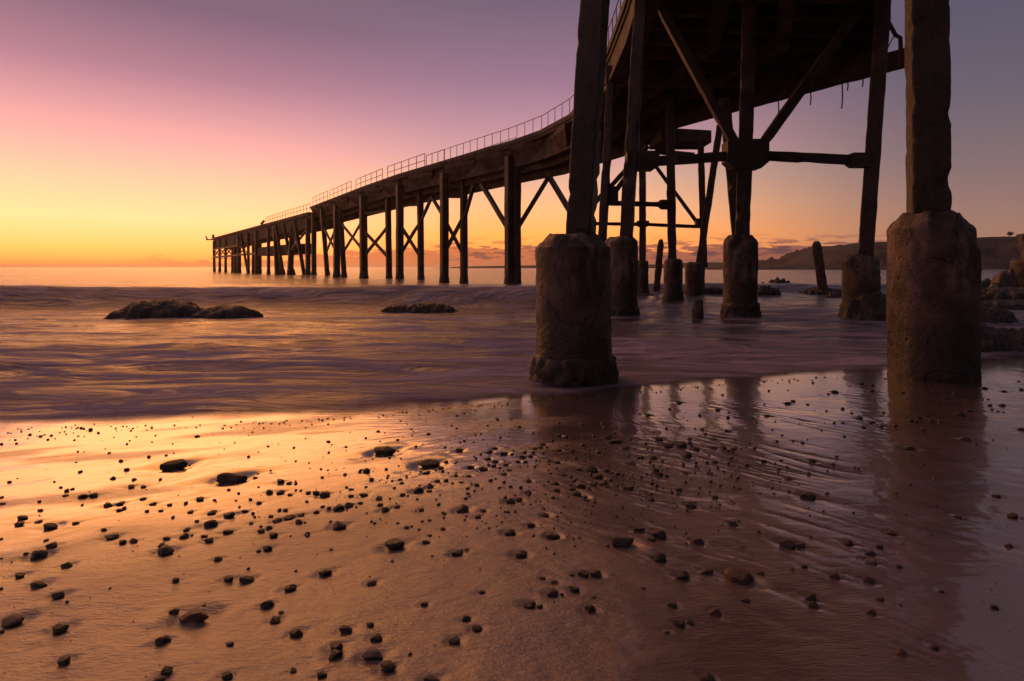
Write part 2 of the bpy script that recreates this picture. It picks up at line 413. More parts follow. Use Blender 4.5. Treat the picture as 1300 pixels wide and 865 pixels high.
T2 = [(168,430,195,'long brick shaped slab with a flat grey top, below the golden gleam','slab'),(1142,260,155,'thick dark slab lying nearest the sea among the rippled reflections','slab'),(322,434,38),(152,512,30),(482,458,54),(537,466,46),(578,474,26),(410,522,52,'square cornered dark block standing alone above the pebble rows','block'),(480,525,60),(543,540,40),(658,527,40),(708,527,50),(766,537,76,'smooth egg shaped dark stone ending a short row of pebbles','round'),(928,548,42),(1008,540,64),(1106,563,52),(1257,541,42),(1115,604,42),(1142,635,62,'squat dark block below two smaller pebbles in a column','block'),(1218,615,50),(1240,444,36),(1250,465,36),(1057,444,40),(1152,382,28),(1025,387,60),(988,389,26),
(850,624,84,'long jagged dark stone leading a tight line of pebbles','block'),(787,628,32),(748,621,32),(920,607,62),(988,594,40),(962,622,24),(710,650,44),(614,667,60),(535,684,78,'low dark double humped stone in the middle pebble row','flat'),(514,638,40),(474,641,34),(458,706,64),(598,713,56),(635,720,26),(420,678,42),(306,664,30),(256,645,50),(290,574,30),(346,592,40),(62,577,30),(198,580,20),(154,667,90,'ragged flat stone with a smaller one stuck at its end','flat'),(45,655,66),(36,725,96,'big smooth tilted stone at the start of the middle pebble row','block'),(28,828,64),(150,774,72,'dark loaf shaped stone just below the big tilted one','flat'),(293,722,38),(360,770,56),(410,749,46),(356,746,28),
(436,798,64,'chunky dark stone below a close pair of pebbles','block'),(652,791,40,'little pointed stone like a dark cone','peak'),(544,806,18),(852,737,96,'dark stone with a pale chip in its front, a long hollow beside it','block'),(798,714,26),(1058,713,26),(1077,725,26),(1282,748,40),(230,78,18),(504,80,16),(1113,203,14),(640,184,14),(662,340,16),(338,412,18),(648,587,30),(890,415,34),(900,497,26),(746,434,26),(190,212,14),(1190,455,22),(316,684,24),(345,682,14),(220,620,20),(578,514,22),(610,516,22)]
T3 = [(540,245,46),(506,267,52),(318,258,60),(598,277,62),(650,288,28),(730,276,34),(782,275,32),(764,297,40),(720,299,50),(500,312,40),(545,328,50),(535,357,40),(500,355,30),(690,330,36),(735,335,34),(612,348,36),(572,372,24),(388,364,56),(420,311,28),(465,376,64),(600,408,42),(640,388,22),(122,340,150,'long low slab of dark stone at the edge of the crowded pebble drift','slab'),(230,333,38),(200,370,50),(110,399,56),(210,395,30),(296,418,36),(378,421,40),(176,454,40),(231,455,36),(272,470,28),(132,486,54),(122,517,42),(56,510,78,'square dark block beside two stacked looking pebbles','block'),(427,477,40),(514,453,34),(568,500,28),(600,465,30),(640,492,34),(706,499,34),(752,524,48),(606,562,32),(640,580,66),(694,570,50),(766,605,22),(800,583,20),(622,652,32),(670,652,22),(862,670,56),
(336,628,90,'wedge shaped dark block with a lit upper edge, below the drift','block'),(464,640,46),(432,678,52),(360,680,24),(184,606,36),(74,636,38),(212,657,32),(216,690,22),(126,706,28),(210,755,44),(60,764,26),(12,745,26),(130,802,28),(106,840,56),(634,777,84,'smooth dark oval stone sitting in a glossy wet hollow','round'),(770,733,62,'dark hump of stone on the pinkish sand right of a glossy hollow','round'),(916,797,78,'dark oblong stone at the edge of the pillar reflection','flat'),(504,755,22),(486,724,18),(370,537,34),(356,568,32),(368,503,30),(192,545,16),(48,572,24),(944,163,44),(990,173,42),(1092,100,34),(1098,165,24),(1168,173,28),(1256,178,54),(1284,203,60),(904,203,28),(850,220,40),(832,240,38),(795,247,40),(1100,230,36),(948,258,40),(990,232,24),(1030,268,36),(1138,258,28),(1195,276,36),(1054,312,28),(1168,220,22),(1110,288,20),(938,335,40),(880,332,20),(1074,380,38),
(1155,378,84,'heaped black stone topping the pebble cluster in the dark pillar reflection','block'),(1252,386,46),(1196,422,70,'black stone in the middle of the cluster in the dark pillar reflection','round'),(980,415,42),(930,468,44),(1040,452,40),(1160,473,42),(1232,466,70),(1275,450,34),(1088,484,72),(1060,535,60),(1030,505,46),(1110,555,44),(1138,500,28),(936,512,48),(910,563,34),(1170,592,28),(1110,575,30),(1246,492,30),(1020,480,30),(756,452,40),(795,365,30),(895,408,24),(862,540,20),(855,635,20),(940,703,18),(362,808,14),(120,158,34),(40,236,26),(945,90,26)]
T4 = [(18,350,50),(77,346,26),(53,382,40),(221,340,42),(327,367,62,'dark oval stone below the glowing reflections of the far piles','round'),(266,372,50),(357,418,56,'dark drum shaped stone just below an oval one','block'),(128,430,40),(192,432,40),(82,462,50),(340,470,26),(353,508,34),(404,460,20),(402,478,20),(457,458,26),(511,486,20),(564,464,20),(496,456,30),(492,383,36),(540,384,34),(576,437,24),(564,400,20),(585,408,16),(226,516,36),(259,524,28),(204,496,40),(17,512,30),(186,558,30),(70,580,52),(208,573,28),(350,556,26),(320,590,36),(314,615,18),(178,637,44),(377,668,58,'smooth black dome of stone alone on ridged brown sand','round'),(164,677,20),(497,629,34),(476,553,22),(468,497,16),(462,510,18),(523,573,20),(590,580,20),(612,535,22),(544,512,16),(414,612,18),(470,605,18),(583,757,50),
(215,810,86,'smooth dark stone with a flatter one against its side','round'),(184,836,44),(117,787,52),(408,842,66),(860,536,38,'small reddish brown cube shaped pebble on the glassy film','red'),(954,620,78,'large smooth dome of dark stone at the head of a rill in the wet film','round'),(960,513,26),(780,583,20),(818,552,14),(812,492,24),(854,479,18),(822,446,18),(808,508,16),(980,447,36),(740,450,30),(654,472,28),(712,800,24),(846,13,24),(982,64,18),(884,156,26),(856,165,34),(956,172,20),(764,104,16),(858,101,12),(756,226,30),(742,170,16),(567,212,20),(562,236,26),(553,302,24),(450,316,20),(434,293,24),(422,226,24),(320,160,30),(274,194,20),(165,222,30),(930,362,20),(804,354,20),(693,390,24),(490,342,30),(372,343,24),(374,366,28),(682,238,20),(510,195,30),(535,124,16),(155,366,20),(404,390,34)]
T5 = [(694,220,48,'dark pebble with a lit left side in the reflection of the massive pillar','block'),(718,342,52,'pale brown pebble with a bright wet tip in the massive pillar reflection','red'),(445,384,60,'flat dark stone crossing the left edge of the massive pillar reflection','flat'),(956,722,54,'lone dark dome of stone on the grey wet sand beyond the massive pillar reflection','round'),(876,622,44,'lone oblong dark pebble at the right edge of the massive pillar reflection','flat'),(686,724,42),(355,805,52,'dark lens shaped stone near the lower end of the thin pile reflection','flat'),(140,850,42),(38,611,24),(70,466,22),(194,489,18),(258,257,34),(218,286,28),(306,281,26),(376,277,26),(74,263,18),(116,263,20),(116,194,26),(160,214,18),(198,234,34),(210,70,28),(262,78,26),(78,108,40),(412,112,32),(462,90,20,'tiny pale pebble near the foot of the massive pillar','pale'),(432,142,20),(560,110,18),(624,140,30),(672,115,30),(490,235,34),(455,253,28),(480,258,22),(530,230,22),(554,254,26),(594,254,22),(512,298,26),(724,190,30),(745,200,40),(808,148,14),(836,147,20),(844,176,24),(904,174,30),(914,104,34),(854,197,22),(884,205,18),(912,208,16),(1000,98,26),(1000,293,38),(986,57,16),(820,90,32),(748,66,10),(860,347,12),(514,470,16),(460,424,12),(124,329,20),(260,103,30),(318,212,18),(326,44,14),(150,80,12),(45,120,16),(36,204,16)]
T6 = [(210,103,98,'dark stone with a bright curled rim, on the sand at the far left','block'),(284,53,64),(370,160,60,'dark brick shaped stone alone above a long thin stone','block'),(108,218,64),(206,270,94,'long thin dark stone with a straight lower edge','slab'),(318,327,80,'smooth dark oval stone with a deep hollow running left','round'),(8,294,26),(62,465,134,'long black stone with a pale curved scar at the picture edge','flat'),(12,529,36),(330,507,102,'large dark oval stone with a small chip resting at its end','round'),(357,686,80,'square black stone alone in the bottom corner','block'),(605,292,20),(142,101,28),(369,367,24),(967,246,44),(1200,128,50,'angular dark pebble right of a big blocky stone','block'),(910,82,100,'big blocky dark stone with a pebble behind it','block'),(886,53,40),(1072,440,186,'long reddish brown brick shaped stone in a wide shaded hollow','longbrick'),(960,410,56,'small reddish pebble touching the end of the long brick shaped stone','red'),(1122,388,24),(893,578,88,'black stone with a squared top below the long brick shaped stone','block'),(1264,596,50),(916,740,68,'angular dark stone with a hollow to its left, at the bottom edge','block'),(1246,773,68,'smooth round black stone touching the bottom edge of the sand','round'),(870,793,86,'thin reddish brown stone cut by the bottom edge','flat'),(812,517,12),(388,580,10),(1258,237,64),(985,115,14),(8,128,18),(8,20,18)]
T7 = [(870,48,116,'craggy dark lump of stone with a pitted top','crag'),(1215,92,72),(1268,80,34),(486,203,78,'smooth lens shaped stone with a shadowed hollow on its left','round'),(746,260,60,'flat dark stone at the end of a fine crack in the sand','flat'),(294,288,72,'round black boulder like stone with a lit right side','round'),(170,378,78,'blocky dark stone with a lit notch at its side','block'),(246,424,36),(215,464,66,'cube like dark stone with a small pebble leaning behind','block'),(334,533,78,'tall blunt dark stone, lowest of a slanting row of four','block'),(172,68,64),(124,90,30),(66,184,26),(328,196,20),(1034,376,46,'lone small dark pebble on bare pink sand','round'),(1268,455,54,'rough dark pebble with two humps','crag'),(1202,574,70,'smooth dark pebble with a little hollow on its left','round'),(605,511,88,'smooth dark pebble with a pointed left end above a rippled scour','flat'),(735,490,46),(772,560,72),(748,655,124,'pale grey smooth stone, the lightest in the lower cluster','palebig'),(840,720,98,'rounded black stone with a flat wet top beside the pale one','round'),(552,612,84),(548,655,84,'stubby dark stone in front of a flat jagged one','block'),(314,741,46),(467,762,70,'round black stone at the bottom edge left of the pale one','round'),(1076,793,96,'flat dark stone cut by the bottom edge under a wavy rill','flat'),(50,240,90,'thin splinters of dark stone lying side by side','flat'),(956,653,28),(392,4,30)]
T8 = [(704,30,124,'long smooth black loaf shaped stone on the brown wet sand','loaf'),(225,86,66,'dark dome of stone where a shallow rill begins','round'),(520,180,60),(578,180,62),(468,184,30),(328,200,36),(384,218,38),(378,268,62),(420,281,26),(478,255,52,'dark pebble with a lit top above a pale scrap','block'),(552,344,60,'square dark pebble at the edge of the purple wet sand','block'),(570,292,30),(268,325,64),(316,334,34),(886,103,62,'pointed dark pebble beside a streaming rill','peak'),(848,97,30),(986,186,74,'rounded dark stone in a fan of fine rills','round'),(1104,168,68,'flat dark pebble next to the striped boulder','flat'),(1255,186,138,'brown round boulder with faint stripes, the largest stone under the jetty','striped'),(940,326,50),(1140,360,58,'brown tilted pebble on the dark reflection','red'),(970,413,60),(1026,408,40),(1284,302,44),(914,452,34,'small pale shell like pebble on the dark reflection','pale'),(1106,672,70,'dark round stone at the bottom edge of the dark reflection','round'),(806,248,28),(46,266,36),(20,436,54),(372,0,60)]
T9 = [(180,36,80,'smooth dark oval stone feeding two long rills','round'),(246,45,44),(468,32,46),(618,53,34),(575,82,48),(576,120,56,'pale pinkish oblong pebble below a dark oval one','pale'),(710,146,28),(570,210,52,'upright dark pebble at the lower end of a long rill','block'),(404,188,54,'rough brown pebble half way along a long rill','red'),(262,145,32),(206,160,24),(56,176,40),(620,298,36),(576,360,48,'brown pebble at the end of a curving rill','red'),(292,288,62,'black lumpy stone just above a smooth one in a rill','crag'),(304,326,52,'smooth dark pebble just below a lumpy one in a rill','round'),(716,328,20),(1158,336,40),(908,262,30),(724,553,54,'reddish tan pebble alone on the dark sand','red'),(878,526,44),(1228,47,38,'small dark red pebble on the grey wet sand','red')]
PEBBLES = []
for tile, ox, oy, s in ((T1, 0, 520, 5), (T2, 260, 520, 5), (T3, 520, 520, 5), (T4, 780, 470, 3.896), (T5, 1040, 470, 3.896), (T6, 0, 680, 4.333), (T7, 300, 680, 4.333), (T8, 600, 680, 3.714), (T9, 950, 680, 3.714)):
    for e in tile:
        PEBBLES.append((ox + e[0] / s, oy + e[1] / s, e[2] / s, e[3] if len(e) > 3 else None, e[4] if len(e) > 4 else None))
rp = random.Random(5)
PEBBLES.sort(key=lambda e: (e[3] is None, -e[2]))
SOLO, REST = PEBBLES[:300], PEBBLES[300:]

def patch_of(px, py):
    """in words, where a small pebble lies"""
    if py < 545 and px < 640: return 'on the bright strip right beside the sea edge', 'waterline strip'
    if px < 260 and py < 600: return 'on the golden glare around the broad brown slab', 'golden glare'
    if px < 260 and py < 705: return 'on the amber sand below the broad brown slab', 'amber sand'
    if px < 300: return 'on the smooth brown sand around the long reddish brick shaped stone', 'smooth brown sand'
    if px < 520 and py < 622: return 'between the two brick shaped slabs near the sea', 'between the slabs'
    if px < 520 and py < 705: return 'in the loose middle rows on pinkish amber sand', 'middle rows'
    if px < 600: return 'on the dull pink sand around the pale grey stone', 'dull pink sand'
    if px < 690 and py < 690: return 'in the crowded drift beside the dark pillar reflection', 'crowded drift'
    if px < 785 and py < 690: return 'inside the dark reflection of the cracked pillar', 'dark reflection'
    if px < 1040 and py < 560: return 'on the glassy film among the reflected piles', 'glassy film'
    if px < 1040 and py < 690: return 'on the ridged brown sand below the reflected piles', 'ridged sand'
    if px < 950: return 'on the dark wet sand left of the striped boulder', 'dark wet sand'
    if px < 1128 and py < 690: return 'on the wet film between the thin and massive pillar reflections', 'lilac wet film'
    if px < 1250 and py < 690: return 'inside the reflection of the massive pillar', 'massive pillar reflection'
    if py < 690: return 'on the grey wet film right of the massive pillar', 'grey wet film'
    return 'among the long rills right of the striped boulder', 'long rills'

HT = {'slab': (.40, .55, 3.2), 'block': (.62, .75, 2.9), 'round': (.56, .78, 2.1), 'flat': (.40, .7, 2.3), 'peak': (.85, .8, 1.7), 'red': (.6, .75, 2.4), 'pale': (.5, .7, 2.2),
      'longbrick': (.36, .5, 3.4), 'crag': (.62, .75, 2.3), 'palebig': (.50, .6, 2.2), 'loaf': (.42, .55, 2.8), 'striped': (.62, .85, 2.0)}
SOLO_AT = []
for (px, py, wp, lab, shp) in SOLO:
    kind = shp or rp.choice(['block', 'round', 'flat', 'round', 'block'])
    hr, dr, ex = HT[kind]
    D0 = (EYE - .06) * F / (py - 339); ww = .92 * wp / F * D0
    hh = ww * hr * .57 * (1 if shp else rp.uniform(.8, 1.15))
    x, y, z = ground_at(px, py, hh * .22)
    SOLO_AT.append((x, y, ww, hh, ww * dr, kind, lab, px, py, wp))

# ------------------------------------------------------------------ wet sand
gx = graded(-2.9, 4.2, .015, -6, 9, 1.04); gx = np.concatenate([graded(-2.9, 4.2, .015, -6, 9, 1.04)])
def axis(parts, lo, hi):
    a = []
    for (p, q, st) in parts: a += list(np.arange(p, q - st / 2, st))
    a.append(parts[-1][1]); s = parts[-1][2]; x = a[-1]
    while x < hi: s *= 1.22; x = min(x + s, hi); a.append(x)
    s = parts[0][2]; x = a[0]; b = []
    while x > lo: s *= 1.22; x = max(x - s, lo); b.append(x)
    return np.array(b[::-1] + a)
gx = axis([(-6.5, -2.2, .05), (-2.2, 2.9, .013), (2.9, 8.5, .03)], -400, 400)
gy = axis([(1.25, 4.6, .011), (4.6, 8.6, .022)], -250, 900)
XX, YY = np.meshgrid(gx, gy)
SZ, SD = beach(XX, YY)
SZ = np.maximum(SZ, -1.4)
def scour(x, y, r, k=1.0):
    a = math.radians(37) if x < -.2 else math.radians(-47) if x > .4 else math.radians(-47 + 84 * (0.4 - x) / .6)
    i0, i1 = np.searchsorted(gx, (x - 9 * r, x + 9 * r)); j0, j1 = np.searchsorted(gy, (y - 9 * r, y + 9 * r))
    if i1 <= i0 or j1 <= j0: return
    X = XX[j0:j1, i0:i1] - x; Y = YY[j0:j1, i0:i1] - y
    u = X * math.cos(a) + Y * math.sin(a); v = -X * math.sin(a) + Y * math.cos(a)
    rho = np.sqrt(X * X + Y * Y) / r
    dip = -.26 * np.exp(-((rho - .9) / .55) ** 2)
    tail = -.26 * np.exp(-(v / (.75 * r)) ** 2) * np.exp(-((np.abs(u) / r - 1.6) / 1.5) ** 2)
    wake = -.16 * sstep(.1, .8, x) * np.exp(-(v / (.5 * r)) ** 2) * sstep(.6, 1.6, u / r) * np.exp(-u / r / 4.5)
    lip = .13 * np.exp(-((rho - 2.2) / .6) ** 2) * (1 + np.cos(np.arctan2(v, u) * 2)) * .5
    SZ[j0:j1, i0:i1] += k * r * (dip + tail + lip + wake)
for (x, y, ww, hh, dd, *_r) in SOLO_AT:
    if ww > .022: scour(x, y, ww / 2, .72 if x < .2 else .5)
wet = 1 - sstep(1.1, 3.2, SD + .55 * fbm(XX * .55, YY * .55, 3, 51) - .4 * sstep(.4, 2.4, XX) - .5 * sstep(-.5, -2.6, XX))
wet = np.maximum(wet * .95, sstep(-.1, 1.1, XX + .35 * fbm(XX * .8, YY * .8, 3, 55)) * (.62 + .25 * noise2(XX * .9 + YY * .7, (YY - XX) * 2.2, 57)))
m, nt, p, P = material('wet beach sand')
wa = nt.n('ShaderNodeAttribute', attribute_name='wet').outputs['Fac']
n1 = nt.noise(P, 2.3, 5, .6); n2 = nt.noise(P, 420, 2, .5); n3 = nt.noise(nt.mapping(P, (1, 3.2, 1), (0, 0, math.radians(-40))), 26, 4, .6)
n4 = nt.noise(P, 95, 4, .65)
n5 = nt.noise(nt.mapping(P, (1, 2.6, 1), (0, 0, math.radians(-32))), 9, 5, .62)
c = nt.mix(nt.rng(n1, .3, .7), (.130, .090, .077, 1), (.185, .128, .108, 1))
c = nt.mix(nt.math('MULTIPLY', nt.rng(n2, .55, .75), .5), c, (.08, .045, .032, 1))
c = nt.mix(nt.math('MULTIPLY', wa, .45), c, (.03, .018, .014, 1))
nt.put(p.inputs['Base Color'], c)
ro = nt.mix(wa, nt.rng(n1, .35, .65, .27, .42), nt.rng(n1, .35, .65, .06, .14))
nt.put(p.inputs['Roughness'], ro); p.inputs['IOR'].default_value = 1.6; p.inputs['Specular IOR Level'].default_value = .7
h = nt.math('ADD', nt.math('MULTIPLY', n4, .35), nt.math('ADD', nt.math('ADD', nt.math('MULTIPLY', n3, .9), nt.math('MULTIPLY', n5, 1.6)), nt.math('MULTIPLY', n2, .12)))
b1 = nt.n('ShaderNodeBump'); b1.inputs['Distance'].default_value = .008; nt.t.links.new(h, b1.inputs['Height'])
nt.put(b1.inputs['Strength'], nt.math('MULTIPLY_ADD', wa, -.5, .66))
rip = nt.noise(nt.mapping(P, (1.6, 13, 1), (0, 0, math.radians(8))), 1.6, 4, .55)
b2 = nt.n('ShaderNodeBump'); b2.inputs['Distance'].default_value = .012; nt.t.links.new(rip, b2.inputs['Height']); nt.t.links.new(b1.outputs[0], b2.inputs['Normal'])
nt.put(b2.inputs['Strength'], nt.math('MULTIPLY', wa, .22))
nt.put(p.inputs['Normal'], b2.outputs[0])
nt.put(p.inputs['Coat Weight'], nt.math('MULTIPLY', wa, .9)); p.inputs['Coat Roughness'].default_value = .05; p.inputs['Coat IOR'].default_value = 1.8
b3 = nt.n('ShaderNodeBump'); b3.inputs['Distance'].default_value = .006; b3.inputs['Strength'].default_value = .26; nt.t.links.new(rip, b3.inputs['Height'])
nt.put(p.inputs['Coat Normal'], b3.outputs[0])
M['sand'] = m
wet = np.clip(wet * (1 - (1 - sstep(.2, 1.0, XX)) * .75 * sstep(.05, .6, fbm(XX * .8, YY * 2.6 - XX * .9, 4, 59))), 0, 1)
sand = grid_mesh('sand', gx, gy, SZ, M['sand'], {'wet': wet}); tag(sand, kind='structure')

# ------------------------------------------------------------------ stones on the sand
def ico(sub):
    bm = bmesh.new(); bmesh.ops.create_icosphere(bm, subdivisions=sub, radius=1.0)
    v = [x.co.copy() for x in bm.verts]; fs = [[q.index for q in x.verts] for x in bm.faces]; bm.free(); return v, fs
ICO = {3: ico(3), 4: ico(4)}
def stone_shape(ex, seed, sub=3, rough=.10, peak=False):
    """unit stone: 1 wide, 1 deep, 1 high, standing on z = 0"""
    vs, fs = ICO[sub]; o = Vector((seed * 13.7, seed * 5.1, seed * 9.3)); V = []
    r = random.Random(seed)
    cuts = [(Vector((r.uniform(-1, 1), r.uniform(-1, 1), r.uniform(-.2, 1))).normalized(), r.uniform(.56, .84)) for _ in range(7)]
    for v in vs:
        n = (abs(v.x) ** ex + abs(v.y) ** ex + abs(v.z) ** ex) ** (-1 / ex)
        p = v * n
        if peak: p = Vector((p.x * (1 - .55 * max(p.z, 0)), p.y * (1 - .55 * max(p.z, 0)), p.z))
        p = p * (1 + rough * 1.5 * mnoise.noise(v * 1.1 + o) + rough * .7 * mnoise.noise(v * 2.7 + o) + rough * .3 * mnoise.noise(v * 7 + o))
        for (cn_, cd) in cuts:
            e = p.dot(cn_) - cd
            if e > 0: p = p - cn_ * (e * .92)
        V.append(p)
    lo = Vector((min(q.x for q in V), min(q.y for q in V), min(q.z for q in V))); hi = Vector((max(q.x for q in V), max(q.y for q in V), max(q.z for q in V)))
    return [((q.x - (lo.x + hi.x) / 2) / (hi.x - lo.x), (q.y - (lo.y + hi.y) / 2) / (hi.y - lo.y), (q.z - lo.z) / (hi.z - lo.z)) for q in V], fs
PROTO = {}
def proto(kind, k, mat):
    key = (kind, k, mat.name)
    if key not in PROTO:
        V, fs = stone_shape(HT[kind][2], 11 * k + sum(map(ord, kind)) % 97, 3, .16 if kind == 'crag' else .10, kind == 'peak')
        me = bpy.data.meshes.new('pebble'); me.from_pydata(V, [], fs); me.materials.append(mat)
        me.polygons.foreach_set('use_smooth', [True] * len(me.polygons)); me.update(); me.set_sharp_from_angle(angle=math.radians(28)); PROTO[key] = me
    return PROTO[key]
for i, (x, y, ww, hh, dd, kind, lab, px, py, wp) in enumerate(SOLO_AT):
    mat = PEB[3] if kind in ('red', 'longbrick', 'striped') else PEB[4] if kind in ('pale', 'palebig') else PEB[i % 3]
    o = bpy.data.objects.new('pebble', proto(kind, i % 4, mat) if lab is None else proto(kind, i % 7, mat)); COL.objects.link(o)
    z = float(beach(np.array([x]), np.array([y]))[0][0])
    o.scale = (ww, dd, hh * 1.7); o.rotation_euler = (rp.uniform(-.12, .12), rp.uniform(-.12, .12), rp.uniform(-.35, .35) + (math.pi if rp.random() < .5 else 0))
    o.location = (x, y, z - hh * .72)
    if lab: tag(o, lab, 'stone')
    else:
        where, grp = patch_of(px, py)
        size = 'palm sized dark stone' if wp > 10.5 else 'small dark pebble' if wp > 7 else 'tiny dark pebble'
        tag(o, size + ' ' + where, 'stone', size.split()[0] + ' stones, ' + grp)
# everything smaller: grit, shell bits and the smallest pebbles, one sheet of stuff
mb = MB(); V0, F0 = [], []
vs2, fs2 = (lambda bm: (bmesh.ops.create_icosphere(bm, subdivisions=1, radius=.5), ([v.co.copy() for v in bm.verts], [[q.index for q in f.verts] for f in bm.faces]))[1])(bmesh.new())
tiny = [(px, py, wp) for (px, py, wp, _l, _s) in REST]
for k in range(260):                       # line of grit left at the sea edge
    px = rp.uniform(0, 1290); D = float(shore(np.array([(px - 650) / F * 5.5]))[0]); D = float(shore(np.array([(px - 650) / F * D]))[0]) - abs(rp.gauss(.04, .10)) - .02
    tiny.append((px, 339 + EYE * F / D, rp.uniform(1.2, 3.6)))
for k in range(900):
    px = rp.gauss(700, 200); py = rp.gauss(602, 46)
    if 520 < py < 800 and 0 < px < 1300: tiny.append((px, py, 1.3 + 4.2 * rp.random() ** 2.2))
for k in range(200): tiny.append((rp.uniform(0, 1300), rp.uniform(555, 860), rp.uniform(1.0, 2.6)))
for (px, py, wp) in tiny:
    x, y, z = ground_at(px, py); s = wp / F * y; a = rp.uniform(0, 6.28); hz = rp.uniform(.5, .75)
    mb.add([(x + s * (v.x * math.cos(a) - v.y * math.sin(a) * .8), y + s * (v.x * math.sin(a) + v.y * math.cos(a) * .8), z + s * hz * (v.z + .18) * (1 + .2 * math.sin(9 * v.x + k))) for v in vs2], fs2)
o = mb.build('pebbles', PEB[0], smooth=True); tag(o, 'tiny dark pebbles and grit scattered over the wet sand', 'pebbles', kind='stuff')
# ------------------------------------------------------------------ sea
wx = axis([(-16, 16, .10)], -9000, 9000); wy = axis([(4.0, 12, .04), (12, 34, .10)], 3.6, 12000)
WX, WY = np.meshgrid(wx, wy)
out_d = WY - shore(WX)                       # metres beyond the sea edge
near = sstep(.15, 4, out_d)
fade = 1 - sstep(32, 70, WY)
Z = np.zeros_like(WX)
wob = .28 * noise2(WX * .08, WY * .05, 61) + .06 * noise2(WX * .45, WY * .2, 62)
def swell(yc, amp, front, back, mask):
    global Z
    u = WY - (yc + wob)
    Z = Z + amp * mask * np.where(u < 0, np.exp(-(u / front) ** 2), np.exp(-(u / back) ** 2)) * (1 + .13 * noise2(WX * .25, WY * .02, int(np.mean(yc) * 7)))
left = 1 - sstep(1.0, 6.0, WX)
swell(20.3 + .02 * WX, .60, 1.0, 3.0, left)
swell(31 + .03 * WX, .42, 1.0, 2.6, sstep(3, 8, WX))
swell(38.0, .22, 2.0, 3.0, 1 + 0 * WX); swell(52.0, .25, 2.4, 4.0, 1 + 0 * WX); swell(75.0, .3, 3, 5, 1 + 0 * WX)
swell(13.2, .07, .7, 1.6, left); swell(9.6, .06, .5, 1.2, 1 - sstep(2, 5, WX)); swell(7.6, .05, .35, .9, 1 - sstep(.5, 2.5, WX))
Z += near * sstep(14, 9, WY) * .045 * fbm(WX * .55 + .3 * WY, WY * 1.1, 3, 77)
Z += near * fade * (.050 * fbm(WX * .22, WY * .75, 3, 71) + .016 * fbm(WX * .9, WY * 2.4, 3, 75))
Z *= sstep(0, 2.5, out_d) * .9 + .1
foam = np.zeros_like(Z)
foam += .95 * (1 - sstep(2.4, 6.0, out_d + .9 * fbm(WX * .22, WY * .7, 3, 81)))
foam += .9 * sstep(-.35, .45, fbm(WX * .20, WY * .8, 4, 91)) * (1 - sstep(14, 26, WY))
foam += 1.0 * sstep(.25, .7, fbm(WX * .5, WY * .5, 3, 95) + .7 * np.exp(-((WX - 6.6) / 2.2) ** 2)) * np.exp(-((WY - 29.5 - wob) / 1.6) ** 2) * sstep(3, 6, WX)
foam += .8 * np.exp(-((WY - 24.6 - wob) / 2.2) ** 2) * left * .5
foam = np.clip(foam, 0, 1)
u_ = WY - (20.3 + wob + .02 * WX)
froth_dulling = .8 * left * np.exp(-(np.where(u_ < 0, u_ / 1.5, u_ / .35)) ** 2) + (.55 + .5 * fbm(WX * .5, WY * 1.3, 3, 85)) * (1 - sstep(1.2, 3.6, out_d + .7 * fbm(WX * .3, WY * .8, 3, 83)))  # first term: foam colour added on the swell face to keep glints off
m, nt, p, P = material('long exposure sea water')
fo = nt.n('ShaderNodeAttribute', attribute_name='foam').outputs['Fac']
sep = nt.n('ShaderNodeSeparateXYZ'); nt.t.links.new(P, sep.inputs[0])
st = nt.noise(nt.mapping(P, (.42, 1.35, 1), (0, 0, .10)), 1.0, 7, .62, 1.6); st2 = nt.noise(nt.mapping(P, (1.5, 5.5, 1), (0, 0, -.08)), 1.0, 5, .6, 1.2)
st3 = nt.noise(nt.mapping(P, (.05, .28, 1)), 1.0, 5, .6)
fo2 = nt.math('MAXIMUM', nt.math('MULTIPLY', fo, nt.rng(st, .36, .53, .15, 1.0)), nt.math('MINIMUM', nt.n('ShaderNodeAttribute', attribute_name='froth_dulling').outputs['Fac'], 1.0))
nt.put(p.inputs['Base Color'], nt.mix(nt.math('MULTIPLY', fo2, nt.math('MULTIPLY', nt.rng(st, .34, .62, .38, 1.0), nt.rng(st2, .3, .65, .75, 1.0))), (.034, .030, .050, 1), (.33, .285, .375, 1)))
nt.put(p.inputs['Roughness'], nt.math('MULTIPLY_ADD', fo2, .45, .16))
p.inputs['IOR'].default_value = 1.33; nt.put(p.inputs['Specular IOR Level'], nt.math('MULTIPLY_ADD', fo2, -.5, .5))
bA = nt.bump(st, 1.0, .24); bB = nt.bump(st2, .7, .045, bA)
far = nt.rng(sep.outputs[1], 20, 120)
b3 = nt.n('ShaderNodeBump'); b3.inputs['Distance'].default_value = 1.0; nt.t.links.new(st3, b3.inputs['Height']); nt.t.links.new(bB, b3.inputs['Normal']); nt.put(b3.inputs['Strength'], nt.math('MULTIPLY', far, .5))
nt.put(p.inputs['Normal'], b3.outputs[0])
nt.put(p.inputs['Alpha'], nt.n('ShaderNodeAttribute', attribute_name='cover').outputs['Fac'])
M['sea'] = m
sea = grid_mesh('sea', wx, wy, Z, M['sea'], {'foam': foam, 'froth_dulling': froth_dulling, 'cover': sstep(-.04, .55, out_d + .16 * fbm(WX * 1.3, WY * 2.0, 3, 99))}); tag(sea, kind='structure')

